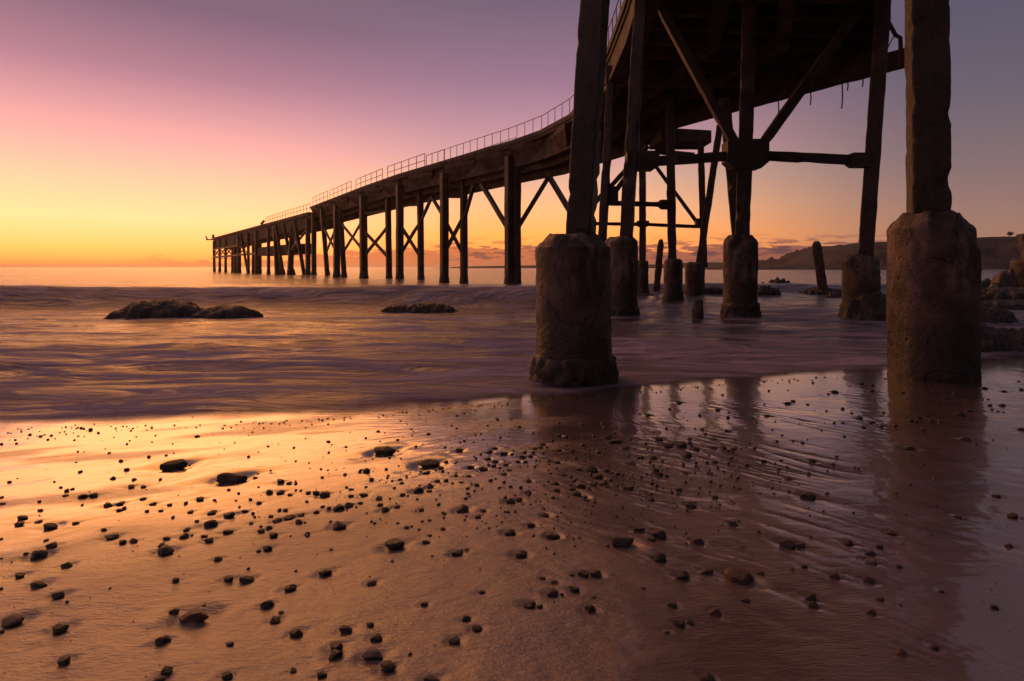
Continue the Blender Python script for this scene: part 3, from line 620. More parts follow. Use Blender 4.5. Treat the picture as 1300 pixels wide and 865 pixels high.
# ------------------------------------------------------------------ rocks standing in the water
def reef(name, lab, cx, cy, lobes, mat, seed, rough=.16, floor=-.35, group=None):
    """lobes: (x offset, y offset, half width, half depth, height, flatness)"""
    x0 = min(l[0] - l[2] for l in lobes) - .3; x1 = max(l[0] + l[2] for l in lobes) + .3
    y0 = min(l[1] - l[3] for l in lobes) - .3; y1 = max(l[1] + l[3] for l in lobes) + .3
    n = 90; X, Y = np.meshgrid(np.linspace(x0, x1, n), np.linspace(y0, y1, max(24, int(n * min(1.0, (y1 - y0) / (x1 - x0))))))
    H = np.full_like(X, floor)
    k = 1.0 / max(.25, max(l[4] for l in lobes))
    wobx = .22 * fbm(X * 1.4 * k, Y * 1.4 * k, 3, seed); woby = .22 * fbm(X * 1.4 * k + 31, Y * 1.4 * k, 3, seed + 5)
    for (ox, oy, hw, hd, ht, fl) in lobes:
        q = ((X - ox) / hw + wobx) ** 2 + ((Y - oy) / hd + woby) ** 2
        hgt = ht * (1 - np.clip(q, 0, 1.0)) ** (.85 / fl) - .02 + np.where(q > 1, (1 - q) * .6, 0)
        H = np.maximum(H, hgt)
    mx = max(l[4] for l in lobes)
    H = H + (H > floor + .05) * rough * mx * (fbm(X * 2.2 * k, Y * 2.2 * k, 5, seed + 9, .6) - .3 * np.abs(noise2(X * 5 * k, Y * 5 * k, seed + 3)))
    H = np.maximum(H, floor)
    ny, nx = X.shape
    top = np.stack([X + cx, Y + cy, H], -1).reshape(-1, 3); i = np.arange(nx * ny).reshape(ny, nx)
    fs = [(int(i[a, b]), int(i[a, b + 1]), int(i[a + 1, b + 1]), int(i[a + 1, b])) for a in range(ny - 1) for b in range(nx - 1)]
    o = link(name, [tuple(v) for v in top], fs, mat, None, True)
    recentre(o); tag(o, lab, 'rock', group); return o
def W(px, D): return (px - 650) / F * D
D = 14.9
reef('rock', 'long low weedy rock with two humps standing alone in the surf', W(234, D), D, [(-.55, 0, 1.15, .75, .50, 1.3), (-1.3, -.1, .7, .5, .24, 1.0), (1.1, -.05, .78, .6, .36, 1.7), (.3, 0, .7, .5, .20, 1.2)], M['reef'], 3, .06)
D = 17.3
reef('rock', 'smaller low weedy rock with one hump in the surf near the far piles', W(534, D), D, [(.25, 0, .8, .5, .28, 1.1), (-.65, .05, .5, .35, .22, 1.2)], M['reef'], 5, .06)
D = 14.9
reef('boulder', 'rough boulder leaning against the foot of the outer pile', W(1116, D), D, [(-.05, 0, .75, .6, .66, 1.2), (.45, -.1, .7, .5, .42, 1.3)], M['boulder'], 7, .22)
D = 9.2
reef('boulder', 'dark craggy boulder close behind the massive round footing', W(1268, D), D + .35, [(-.25, .2, .75, .7, .42, 1.1), (.45, -.05, .6, .5, .30, 1.2)], M['boulder'], 9, .26)
D = 14.0
reef('boulder', 'pointed low boulder behind the craggy one by the massive footing', W(1254, D), D, [(0, 0, .55, .6, .38, 1.0)], M['boulder'], 11, .22)
D = 18.8
reef('rock_ledge', 'flat dark rock ledge lying in the water beyond the massive footing', W(1290, D), D, [(.4, 0, 1.9, .8, .24, 3.0)], M['reef'], 13, .25)
D = 23
reef('rock_ledge', 'broad dark rock shelf under the broken pile on a round base', W(1300, D), D, [(.2, .3, 2.6, 1.4, .46, 2.4)], M['reef'], 15, .25)
D = 25.5
reef('boulder', 'tilted pyramid shaped boulder propped beside the broken pile', W(1277, D), D, [(.15, 0, .75, .8, 1.25, .75), (-.45, 0, .6, .6, .6, .8)], M['boulder'], 17, .14)
D = 27
reef('boulder', 'small pointed boulder between the massive footing and the pyramid rock', W(1250, D), D, [(0, 0, .55, .5, .75, .7)], M['boulder'], 19, .14)
D = 28.6
reef('rock_ledge', 'flat weedy ledge around the foot of the left leaning stump', W(1047, D), D, [(0, 0, .95, .9, .28, 1.8)], M['reef'], 21, .25)
D = 25.4
reef('rock', 'tiny pointed rock in the water before the left leaning stump', W(1058, D), D, [(.05, 0, .4, .35, .22, .9)], M['reef'], 23, .25)
D = 27.4
reef('rock', 'jagged rock just right of the central footing', W(972, D), D, [(0, 0, .75, .5, .40, 1.2)], M['reef'], 25, .28)
D = 33
reef('rock', 'lumpy farther rock with a square top right of the central footing', W(984, D), D, [(.15, 0, .7, .6, .62, 1.8), (-.5, 0, .6, .5, .4, 1.2)], M['reef'], 27, .28)
D = 28.2
reef('rock_ledge', 'thin flat ledge between the twin pile footing and central footing', W(907, D), D, [(0, 0, .62, .5, .30, 2.2)], M['reef'], 29, .25)
D = 26.6
reef('rock', 'low dark rock awash before the farthest thin footing', W(819, D), D, [(0, 0, .45, .35, .13, 1.4)], M['reef'], 31, .3)
D = 36
reef('rock_ledge', 'long thin reef line behind the rocks by the left leaning stump', W(1015, D), D, [(-.2, 0, 1.5, .5, .16, 1.4), (1.8, 0, .8, .5, .18, 1.2)], M['reef'], 33, .3)

# ------------------------------------------------------------------ headland
def ridge(name, prof, D0, depth, mat, seed, amp, kind='structure'):
    """hill with the given skyline (pixel x, pixel y) at depth D0, falling to the water in front and behind"""
    xs = np.linspace(prof[0][0], prof[-1][0], 220); hs = np.interp(xs, [q[0] for q in prof], [q[1] for q in prof])
    X = (xs - 650) / F * D0; Ht = EYE + (339 - hs) / F * D0
    t = np.linspace(-1, 1, 60)
    shape = np.where(t < 0, np.clip((t + 1) / .62, 0, 1) ** .75, 1 - np.clip(t, 0, 1) ** 2)
    XX_ = np.repeat(X[None], 60, 0); YY_ = D0 + t[:, None] * depth + amp * 2 * fbm(XX_ * .02, t[:, None] * 2, 3, seed)
    ZZ = Ht[None] * shape[:, None]
    ZZ = ZZ + amp * np.clip(shape * (1 - shape) * 4, .06, 1)[:, None] * fbm(XX_ * .07, YY_ * .05, 6, seed + 3, .68)
    ZZ = np.maximum(ZZ, -1) - .3
    ny, nx = ZZ.shape; i = np.arange(nx * ny).reshape(ny, nx)
    fs = [(int(i[a, b]), int(i[a, b + 1]), int(i[a + 1, b + 1]), int(i[a + 1, b])) for a in range(ny - 1) for b in range(nx - 1)]
    o = link(name, list(map(tuple, np.stack([XX_, YY_, ZZ], -1).reshape(-1, 3))), fs, mat, None, True)
    return tag(o, kind=kind)
ridge('headland', [(1000, 341), (1012, 336), (1022, 329), (1034, 319), (1050, 313), (1075, 310), (1092, 308.5), (1110, 309), (1150, 306), (1200, 304), (1245, 302.5), (1290, 301), (1360, 297), (1500, 290), (1700, 285)], 420, 90, M['hill'], 41, 6.0)
ridge('low_headland', [(880, 342), (900, 338), (960, 337.4), (985, 335.4), (1010, 335), (1050, 336), (1090, 338), (1110, 341)], 300, 40, M['hill'], 43, .8)
ridge('far_headland', [(560, 340), (600, 338), (660, 337), (690, 336.6), (760, 337), (850, 335), (880, 332.8), (905, 333), (925, 335), (945, 340)], 640, 60, M['hill'], 45, 1.0)
# lone tree on the headland
mb = MB(); bx = W(1282, 430); bz = EYE + (339 - 301) / F * 430
tr = thing('tree', 'lone small tree on the skyline of the headland', 'tree', (bx, 430, bz - 1.2))
MB().rod([(bx, 430, bz - 1.2), (bx + .1, 430, bz + 1.2), (bx + .3, 430.1, bz + 2.2)], [.3, .2, .1], 6).build('trunk', M['scrub'], tr)
r_ = random.Random(3)
for k in range(240):
    g = Vector((r_.gauss(0, .8), r_.gauss(0, .7), r_.gauss(0, .5))); c0 = Vector((bx + .3, 430, bz + 2.3)) + g
    a = Vector((r_.uniform(-1, 1), r_.uniform(-1, 1), r_.uniform(-1, 1))).normalized() * .35; b = a.cross(Vector((r_.uniform(-1, 1), r_.uniform(-1, 1), r_.uniform(-1, 1)))).normalized() * .28
    mb.add([c0 - a - b, c0 + a - b, c0 + a + b, c0 - a + b], [(0, 1, 2, 3)])
mb.build('crown', M['scrub'], tr)
# ------------------------------------------------------------------ the jetty: one thing, its piles, footings, braces, deck and railing are parts
JET = thing('jetty', 'long dark concrete jetty on piles curving out over the sea', 'jetty', (3.0, 12.0, 0.0))
R21 = math.radians(21)
def pile(p0, p1, w, phi=R21, step=.14, rough=.014, label=None, d=None, parent=JET):
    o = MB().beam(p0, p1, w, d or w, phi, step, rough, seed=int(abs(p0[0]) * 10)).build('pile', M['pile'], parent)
    if label: tag(o, label)
    return o
def bar(name, p0, p1, w, d, mat='pile', step=.25, rough=.008, parent=JET):
    return MB().beam(p0, p1, w, d, None, step, rough, seed=int(abs(p0[0]) * 7)).build(name, M[mat], parent)

def footing(cx, cy, r, ztop, zneck, seed, sides=8, neck=.3, label=None, zb=-.35, chips=1.0, seg=96, rings=54, crust=True):
    """round cast footing: faceted drum with a worn shoulder and broken rim"""
    V = []; Fc = []
    o = Vector((seed * 3.7, seed * 1.9, 0))
    ts = list(np.linspace(0, 1, rings))
    prof = [(r, zb + (ztop - zb) * t) for t in ts]
    for k in range(1, 9):
        g = k / 8; rr = r * .97 + (neck - r * .97) * g; prof.append((rr, ztop + .015 + (zneck - ztop) * g ** .7))
    prof.append((neck * .5, zneck + .01))
    for k, (rr, z) in enumerate(prof):
        for j in range(seg):
            a = 2 * math.pi * j / seg
            fc = 1.0
            if sides:
                b = ((a + .35 + seed) % (2 * math.pi / sides)) - math.pi / sides
                fc = 1 + .24 * (math.cos(math.pi / sides) / math.cos(b) - 1) / 1.0
            d = Vector((math.cos(a), math.sin(a), 0)); p = Vector((cx, cy, z)) + d * rr * fc
            q = p * 1.0 + o
            e = .014 * mnoise.noise(q * 1.6) + .008 * mnoise.noise(q * 5) + .007 * mnoise.noise(q * 15)
            if z > ztop - .25:
                ch = mnoise.noise(Vector((math.cos(a) * 1.7, math.sin(a) * 1.7, seed * 2.3)))
                e -= chips * max(0, ch - .05) * .22 * min(1, (z - ztop + .25) / .25)
            if z < .45: e -= .03 * max(0, mnoise.noise(q * 11)) * (1 - z / .45 if z > 0 else 1)
            p = p + d * e * (r / .45)
            if k >= rings: p.z += .055 * mnoise.noise(q * 5) + .02 * mnoise.noise(q * 14)
            V.append(p)
    n = len(prof)
    for k in range(n - 1):
        for j in range(seg):
            j2 = (j + 1) % seg; Fc.append((k * seg + j, k * seg + j2, (k + 1) * seg + j2, (k + 1) * seg + j))
    Fc.append(tuple((n - 1) * seg + j for j in range(seg)))
    ob = link('footing', V, Fc, M['footing'], JET, True, 30)
    if label: tag(ob, label)
    if crust:      # mussels and weed round the foot
        V = []; Fc = []; K = 12
        for k in range(K):
            t = k / (K - 1); z = zb + t * (crust - zb)
            for j in range(seg):
                a = 2 * math.pi * j / seg; d = Vector((math.cos(a), math.sin(a), 0)); q = Vector((cx + d.x * r, cy + d.y * r, z)) + o
                thick = (.095 if abs(cx - .72) < .01 else .08) * (1 - t ** 3) * (.55 + 1.1 * max(0, .4 + mnoise.noise(q * 2.1))) + .050 * mnoise.noise(q * 10) + .034 * mnoise.noise(q * 24)
                zz = z + .10 * mnoise.noise(q * 2.6) * t
                V.append(Vector((cx, cy, zz)) + d * (r * 1.0 + thick * r / .45 - (.09 if k == K - 1 else 0)))
        for k in range(K - 1):
            for j in range(seg):
                j2 = (j + 1) % seg; Fc.append((k * seg + j, k * seg + j2, (k + 1) * seg + j2, (k + 1) * seg + j))
        link('mussel_crust', V, Fc, M['mussel'], ob, True)
    return ob

# near pair
footing(.72, 6.90, .445, 1.52, 1.66, 2, 8, .27, 'cracked squarish footing rising from the swash with a mussel skirt', crust=.32, chips=1.5)
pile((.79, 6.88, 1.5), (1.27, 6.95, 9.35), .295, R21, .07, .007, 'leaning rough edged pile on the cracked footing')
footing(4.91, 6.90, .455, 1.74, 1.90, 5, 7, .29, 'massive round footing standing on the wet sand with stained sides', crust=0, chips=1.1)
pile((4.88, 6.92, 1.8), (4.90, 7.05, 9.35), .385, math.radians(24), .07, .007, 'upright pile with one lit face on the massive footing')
bar('crossbeam', (.9, 6.98, 9.08), (5.5, 6.98, 9.08), .5, .55, 'soffit')
# second bent: three piles and a raker
footing(2.89, 15.6, .43, 1.95, 2.08, 9, 0, .27, crust=.30)
pile(spot(794.7, 306, 15.6), spot(814.5, 3, 15.6) + Vector((.05, 0, .9)), .32, R21, .2)
footing(6.03, 15.6, .43, 1.93, 2.12, 12, 0, .27, crust=.42, chips=2.0)
pile(spot(942, 312, 15.6), spot(952.5, 0, 15.6) + Vector((.03, 0, .9)), .36, R21, .2)
pile(spot(938, 312, 15.9), spot(920, 128, 17.6), .30, R21, .2)
footing(9.21, 15.6, .44, 1.45, 1.60, 15, 0, .28, crust=.40)
pile(spot(1098.5, 330, 15.6), spot(1121, 0, 15.6) + Vector((.08, 0, .9)), .36, math.radians(30), .2)
bar('crossbeam', (2.9, 15.6, 8.95), (10.6, 15.6, 8.95), .5, .8, 'soffit')
C0 = spot(946, 197, 15.55)
def gusset(c, w, h, d, yaw=0.0):
    mb = MB(); o = [(-1, -.55), (-.62, -1), (.62, -1), (1, -.55), (1, .85), (.86, 1), (-.86, 1), (-1, .85)]
    V = [Vector(c) + Vector((a * w / 2, -d / 2, b * h / 2)) for a, b in o] + [Vector(c) + Vector((a * w / 2, d / 2, b * h / 2)) for a, b in o]
    n = 8; Fc = [tuple(range(n)), tuple(reversed(range(n, 2 * n)))] + [(j, (j + 1) % n, (j + 1) % n + n, j + n) for j in range(n)]
    mb.add(V, Fc); return mb.build('gusset', M['pile'], JET)
gusset(C0, 1.08, .76, .46)
bar('strut', C0, spot(1097, 204, 15.6), .22, .24)
bar('strut', spot(804, 207, 15.6), C0, .22, .24)
gusset(spot(1092, 204, 15.6), .62, .36, .36)
gusset(spot(815, 205, 15.6), .85, .50, .36)
bar('brace', C0 + Vector((-.2, -.05, .1)), spot(840, 12, 15.6), .22, .24)
bar('brace', C0 + Vector((.3, -.05, .1)), spot(1104, -6, 15.6), .22, .24)
# third bent
footing(3.42, 22.8, .34, 1.5, 1.62, 19, 0, .24, crust=.4, seg=40, rings=30)
pile(spot(763, 330, 22.8), spot(776, 105, 22.8), .30, R21, .3)
footing(6.30, 23.1, .36, 1.50, 1.58, 21, 0, .23, crust=.46, seg=40, rings=30)
pile(spot(853.5, 334, 23.1), spot(850.5, 130, 23.1), .31, R21, .3)
bar('strut', spot(766, 258, 22.9), spot(853, 260, 22.9), .18, .19)
gusset(spot(774, 249, 22.9), .62, .72, .3); gusset(spot(846, 260, 22.9), .55, .36, .3)
bar('brace', spot(770, 243, 22.9), spot(812, 196, 22.9), .18, .18)
bar('brace', spot(777, 249, 23.3), spot(822, 186, 23.4), .18, .18)
bar('brace', spot(752, 262, 23.2), spot(770, 241, 23.0), .16, .16)
bar('crossbeam', (3.6, 22.9, 8.7), (8.9, 23.2, 8.7), .45, .7, 'soffit')
# fourth bent
footing(8.42, 27.4, .38, 1.42, 1.5, 25, 0, .25, crust=.42, seg=40, rings=30)
footing(8.98, 28.6, .34, 1.42, 1.5, 26, 0, .25, crust=.42, seg=40, rings=30)
pile(spot(887, 340, 27.6), spot(914, 160, 27.9), .30, R21, .3)
pile(spot(894, 340, 28.6), spot(889.5, 178, 28.9), .30, R21, .3)
footing(6.28, 28.5, .30, 1.52, 1.58, 27, 0, .21, crust=.3, seg=40, rings=30)
pile(spot(816, 336, 28.5), spot(815.5, 180, 28.5), .30, R21, .3)
pile(spot(747, 350, 28.5), spot(752, 185, 28.5), .30, R21, .3)
bar('strut', spot(747, 284, 28.5), spot(816, 285, 28.5), .16, .16)
bar('strut', spot(816, 285, 28.5), spot(888, 288, 28.5), .16, .16)
gusset(spot(816, 284.5, 28.4), .56, .30, .28)
bar('brace', spot(830, 208, 28.7), spot(886, 284, 28.5), .16, .16)
gusset(spot(888, 283, 28.4), .4, .4, .28)
# landing hung from the far side
ld = MB().strip([(7.2, 28.6), (9.86, 29.2)], [(7.2, 31.0), (9.86, 31.0)], 7.45, 8.05).build('landing', M['soffit'], JET)
bar('strut', (7.0, 28.9, 6.95), (8.9, 28.9, 6.75), .2, .25)

# deck, plan of its two edges
L = [(14, -40), (5.0, -10), (2.2, 0), (1.35, 3.4), (1.0, 6.9), (1.75, 9.8), (2.7, 12.8), (3.4, 15.7), (3.65, 18.8), (3.77, 22.8), (3.72, 28), (3.3, 33.0), (1.8, 37), (0, 40), (-2.8, 43.8), (-5.5, 47.6), (-10.5, 54.5), (-15.6, 62.5), (-28.6, 84)]
R = [(18.5, -38), (9.4, -8.5), (6.6, .6), (5.9, 3.7), (5.6, 6.9), (6.9, 9.6), (8.4, 12.4), (10.1, 15.9), (12.5, 19.7), (10.6, 23.4), (7.9, 28.2), (7.1, 32.6), (3.6, 38.6), (1.5, 41.5), (-1.1, 45.4), (-3.6, 49.3), (-8.5, 56.2), (-13.5, 64.2), (-26.4, 85.7)]
TOP = 9.8
MB().strip(L, R, 9.42, TOP).build('deck_slab', M['deck'], JET)
def inset(A_, B_, t): return [(a[0] + (b[0] - a[0]) * t, a[1] + (b[1] - a[1]) * t) for a, b in zip(A_, B_)]
def shift(A_, B_, m):
    o_ = []
    for a, b in zip(A_, B_):
        l = math.hypot(b[0] - a[0], b[1] - a[1]); o_.append((a[0] + (b[0] - a[0]) * m / l, a[1] + (b[1] - a[1]) * m / l))
    return o_
n0, n1 = 2, 12
# left edge girder of the near spans with its projecting lower lip
MB().strip(shift(L, R, .06)[n0:n1], shift(L, R, .42)[n0:n1], [8.55] * 8 + [8.35, 8.2], 9.418).build('edge_girder', M['deck'], JET)
MB().strip(shift(L, R, -.05)[n0:n1], shift(L, R, .60)[n0:n1], [8.38] * 8 + [8.18, 8.03], [8.546] * 8 + [8.346, 8.196]).build('girder_flange', M['deck'], JET)
MB().strip(shift(L, R, -.07)[n0:], shift(L, R, .05)[n0:], 9.60, 9.86).build('kerb', M['deck'], JET)
# right edge girder of the near spans
MB().strip(shift(R, L, .40)[n0:n1], shift(R, L, .06)[n0:n1], [8.3] * 5 + [8.0, 7.9, 7.9, 7.9, 7.7], 9.417).build('edge_girder', M['soffit'], JET)
for t, hz in ((.30, 8.42), (.56, 8.40)):
    a_ = inset(L, R, t); MB().strip(a_[n0:n1], shift(a_, R, .45)[n0:n1], hz, 9.416).build('girder', M['soffit'], JET)
# girders of the outer spans
zb = [8.1, 7.6, 7.3, 7.3, 7.3, 7.3, 7.3, 7.25, 7.2]
MB().strip(shift(L, R, .45)[10:], shift(L, R, .80)[10:], [8.3] + [8.15] * 8, 9.415).build('girder', M['soffit'], JET)
MB().strip(shift(R, L, .60)[10:], shift(R, L, .25)[10:], zb, 9.414).build('girder', M['soffit'], JET)
MB().strip(inset(L, R, .44)[10:], inset(L, R, .56)[10:], [z + .45 for z in zb], 9.413).build('girder', M['soffit'], JET)
# cross members below the slab
def along(A_, s):
    for a, b in zip(A_[:-1], A_[1:]):
        l = math.hypot(b[0] - a[0], b[1] - a[1])
        if s <= l: return (a[0] + (b[0] - a[0]) * s / l, a[1] + (b[1] - a[1]) * s / l)
        s -= l
    return A_[-1]
k = 0
for i in range(3, 11):
    m_ = 4 if i < 5 else 3
    for q in range(m_):
        t = (q + .5) / m_
        a = (L[i][0] + (L[i + 1][0] - L[i][0]) * t, L[i][1] + (L[i + 1][1] - L[i][1]) * t); b = (R[i][0] + (R[i + 1][0] - R[i][0]) * t, R[i][1] + (R[i + 1][1] - R[i][1]) * t)
        v = Vector((b[0] - a[0], b[1] - a[1], 0)); v.normalize()
        MB().beam(Vector((a[0], a[1], 8.98)) + v * .45, Vector((b[0], b[1], 8.98)) - v * .42, .30, .62, None, .5, .01, k).build('crossbeam', M['soffit'], JET); k += 1
# long haunched corbels carrying the slab edge of the outer spans
for i in range(10, len(L) - 1):
    a0, a1, b0, b1 = L[i], L[i + 1], R[i], R[i + 1]; ln = math.hypot(a1[0] - a0[0], a1[1] - a0[1]); nn = max(1, int(round(ln / 6.0)))
    for q in range(nn):
        t = (q + .5) / nn; a = Vector((a0[0] + (a1[0] - a0[0]) * t, a0[1] + (a1[1] - a0[1]) * t, 0)); b = Vector((b0[0] + (b1[0] - b0[0]) * t, b0[1] + (b1[1] - b0[1]) * t, 0))
        v = (b - a).normalized(); u = Vector((v.y, -v.x, 0)); hw = min(1.9, ln / nn * .42)
        P0 = [a + v * .04 + Vector((0, 0, 9.41)), a + v * .04 + Vector((0, 0, 9.12)), a + v * .44 + Vector((0, 0, 8.35)), a + v * .44 + Vector((0, 0, 9.41))]
        kx = [hw, hw, hw * .55, hw]
        mb = MB(); mb.add([p - u * k_ for p, k_ in zip(P0, kx)] + [p + u * k_ for p, k_ in zip(P0, kx)], [(0, 1, 2, 3), (7, 6, 5, 4), (0, 4, 5, 1), (1, 5, 6, 2), (2, 6, 7, 3), (3, 7, 4, 0)]); mb.build('corbel', M['deck'], JET)
# lower outer deck
E0, E1 = (-29.4, 85.2), (-81.6, 161); G0, G1 = (-25.9, 87.4), (-78.0, 163.4)
MB().strip([E0, E1], [G0, G1], 8.75, 9.22).build('deck_slab', M['deck'], JET)
EE = [E0, inset([E0], [E1], .4)[0], inset([E0], [E1], .75)[0], E1]; GG = [G0, inset([G0], [G1], .4)[0], inset([G0], [G1], .75)[0], G1]
for a_, b_ in ((EE, GG), (GG, EE)):
    MB().strip(shift(a_, b_, .3), shift(a_, b_, .8), [7.0, 6.5, 6.1, 6.1], 8.745).build('girder', M['soffit'], JET)

def on_edge(px):
    """left deck edge of the jetty on the sight line at this pixel"""
    s = (px - 650) / F
    line = L[9:] + [E1]
    for a, b in zip(line[:-1], line[1:]):
        fa = a[0] - s * a[1]; fb = b[0] - s * b[1]
        if fa * fb <= 0 and fa != fb:
            t = fa / (fa - fb); return Vector((a[0] + (b[0] - a[0]) * t, a[1] + (b[1] - a[1]) * t, 0))
BACK = Vector((.84, .54, 0))
def far_pile(px_top, px_bot, wpx, back=0.0, foot=1.35, ztop=None):
    e = on_edge(px_bot) ; D = e.y + .5 + back
    x0 = (px_bot - 650) / F * D; x1 = (px_top - 650) / F * D
    wd = wpx / F * D
    zt = ztop or (8.9 if px_bot > 395 else 8.3)
    mb = MB(); mb.beam((x0, D, -.4), (x1, D, zt), wd * .92, wd * .92, math.radians(-33), 1.2, .02, int(px_bot), .25)
    o = mb.build('pile', M['pile'], JET)
    if foot: MB().rod([(x0, D, -.5), (x0, D, .15), (x0 + (x1 - x0) * .08, D, .75), (x0 + (x1 - x0) * .09, D, .95)], [wd * .5 * foot, wd * .5 * foot, wd * .55, wd * .40], 12).build('pile_collar', M['mussel'], o, True)
    return Vector((x0, D, 0)), Vector((x1, D, zt))
def at(seg, z):
    a, b = seg; t = z / b.z; return a + (b - a) * t
def far_bar(p, q, wd=.24): MB().beam(p, q, wd, wd, None, 1.5, .01, 3).build('brace', M['pile'], JET)
f650 = far_pile(647, 647, 11.5); b650 = far_pile(656.5, 656.5, 8.5, .7)
for px, z, other, zo in ((696, 7.45, f650, 3.8), (700, 7.45, None, 0), (608, 7.5, f650, 3.7)):
    pass
e = spot(697, 225, 40.5); far_bar(at(b650, 3.9), Vector((e.x, e.y, 7.5)), .30); far_bar(Vector((e.x, e.y, 7.5)), spot(738, 292, 37.2), .30)
pile((spot(738, 339, 37.4).x, 37.4, -.4), (spot(738, 339, 37.4).x, 37.4, 8.9), .5, math.radians(-20), .6, .012)
e = spot(611, 244, 43.5); far_bar(at(f650, 3.8), Vector((e.x, e.y, 7.4)), .30); g2 = e
prev = None
pairs = []
for (ft, fb, fw, bt, bb, bw, bk) in ((564, 564, 10, 589, 589, 8.5, 1.9), (507.5, 507.5, 9, 533.5, 534.5, 7.5, 2.0), (461, 462, 9.3, 492.5, 494, 7, 2.2), (427.5, 427.5, 8, 432, 437, 6, 2.4), (398.5, 398.5, 6, 409, 416, 5.5, 2.4)):
    pairs.append((far_pile(ft, fb, fw), far_pile(bt, bb, bw, bk)))
far_bar(at(pairs[0][1], 5.0), Vector((g2.x - .6, g2.y + .8, 7.4)), .26)
for i, (fp, bp) in enumerate(pairs[:3]):
    far_bar(at(fp, 2.4), at(bp, 5.4), .26); far_bar(at(fp, 5.2), at(bp, 2.2), .26)
    far_bar(at(fp, 7.0) , at(bp, 6.9), .22)
for i in (0, 1, 2, 3):     # bracing along the jetty between one bent's far pile and the next
    q = pairs[i][0]; r = pairs[i + 1][1]
    if i == 0: far_bar(at(q, 5.3), (at(q, 7.3) + at(r, 7.3)) * .5, .24); far_bar(at(r, 5.3), (at(q, 7.3) + at(r, 7.3)) * .5, .24)
    if i >= 2: far_bar(at(q, 3.0), at(r, 6.6), .24); far_bar(at(q, 6.4), at(r, 3.0), .24)
# outer cluster
D_ = {}
for (t, b, wpx, bk, ft) in ((391, 391, 6, 0, 1.2), (374, 387, 4.5, 1.5, 0), (372, 368, 7, 0, 1.1), (360, 373, 4, 2.5, 1.2), (349, 352, 5.5, 0, 1.2), (350, 360.5, 3.5, 2, 1.2), (353, 357, 3.2, 3, 0), (341, 341, 4, 0, 1.3), (330, 330, 4.2, 3, 1.2), (326, 326, 5, 0, 1.2), (321.5, 321.5, 3.6, 2, 1.2), (315, 315.5, 3.4, 0, 1.2), (306, 315, 3, 1, 0), (303.5, 303.5, 5, 0, 1.1), (298.5, 298.5, 4.4, 2, 1.1), (295, 295, 3, 4, 1.1), (286.5, 286.5, 3.2, 0, 1.2), (279, 279, 3.2, 0, 1.2), (271.5, 272.2, 3.2, 0, 1.2)):
    D_[b] = far_pile(t, b, wpx, bk, ft)
far_bar(at(D_[387], 3.4), at(D_[368], 6.9), .3); far_bar(at(D_[368], 4), at(D_[391], 6.9), .3)
def tie(b0, b1, z, wd=.5): far_bar(at(D_[b0], z), at(D_[b1], z), wd)
tie(272.2, 326, 3.9, .42); tie(272.2, 303.5, 6.0, .35)
MB().strip([(at(D_[326], 3).x, at(D_[326], 3).y), (at(D_[368], 3).x + 1, at(D_[368], 3).y - 1)], [(at(D_[326], 3).x + 2.6, at(D_[326], 3).y + 2), (at(D_[368], 3).x + 3.4, at(D_[368], 3).y + 1)], 3.4, 5.0).build('landing', M['soffit'], JET)
for a, b in ((272.2, 279), (279, 286.5), (286.5, 295), (303.5, 315.5)): far_bar(at(D_[a], 4.0), at(D_[b], 6.0), .22); far_bar(at(D_[a], 6.0), at(D_[b], 4.0), .2)
# winch frame at the outer end
ee = Vector((E1[0], E1[1], 9.2))
mb = MB(); mb.beam(ee + Vector((-1.6, -.4, -.5)), ee + Vector((1, .4, -.5)), .35, .3); mb.beam(ee + Vector((-1.3, 0, -.5)), ee + Vector((-1.9, 0, .5)), .28, .28); mb.beam(ee + Vector((.2, 0, -.1)), ee + Vector((.2, 0, .9)), .5, .4); mb.beam(ee + Vector((-.4, 0, -.4)), ee + Vector((.3, 0, .7)), .16, .16)
mb.build('winch_frame', M['iron'], JET)
e = on_edge(333.5); MB().beam(Vector((e.x, e.y, 9.2)) + Vector((-.3, 0, 0)), Vector((e.x, e.y, 9.2)) + Vector((.3, 0, .7)), .4, .35).build('bollard', M['iron'], JET)

# railings
def railing(pts, z, h, rails, r_post, r_rail, mat, label=None):
    rl = MB()
    for hh in rails: rl.rod([Vector((p[0], p[1], z + hh)) for p in pts], r_rail, 6)
    o = rl.build('railing', M[mat], JET, True)
    if label: tag(o, label)
    for p in pts: MB().rod([(p[0], p[1], z), (p[0], p[1], z + h)], r_post, 6).build('post', M[mat], o, True)
    return o
seg_pts = []; s = 0.0
near_line = [L[5], L[6], L[7], L[8], L[9], L[10], L[11], L[12], L[13], L[14], L[15]]
tot = sum(math.hypot(b[0] - a[0], b[1] - a[1]) for a, b in zip(near_line[:-1], near_line[1:]))
stops = [along(near_line, tot * k / 41) for k in range(42)]
railing([(p[0] + .06, p[1] + .03) for p in stops], TOP + .04, .95, (.93,), .022, .024, 'rail', 'thin grey single bar railing along the curve')
def railrun(p0, p1, n, z, h, rails, mat, label=None, r=.03):
    a = on_edge(p0); b = on_edge(p1); railing([(a.x + (b.x - a.x) * k / n + .08, a.y + (b.y - a.y) * k / n) for k in range(n + 1)], z, h, rails, r, r, mat, label)
railrun(562.5, 540, 3, TOP + .04, .95, (.93,), 'rail')
railrun(538, 491, 5, TOP + .04, 1.15, (1.13, .55), 'fence', 'orange two bar fence panel')
railrun(484.5, 451, 5, TOP + .04, 1.15, (1.13, .55), 'fence', 'orange two bar fence panel')
railrun(445, 418, 5, TOP + .04, 1.2, (1.18, .6), 'fence', 'orange two bar fence panel')
railrun(415, 396.5, 4, TOP + .04, 1.25, (1.23, .6), 'fence', 'orange two bar fence panel')
railrun(393, 337, 16, 9.22, 1.15, (1.13, .55), 'fence', 'faint mesh fence on the lower outer deck', .035)
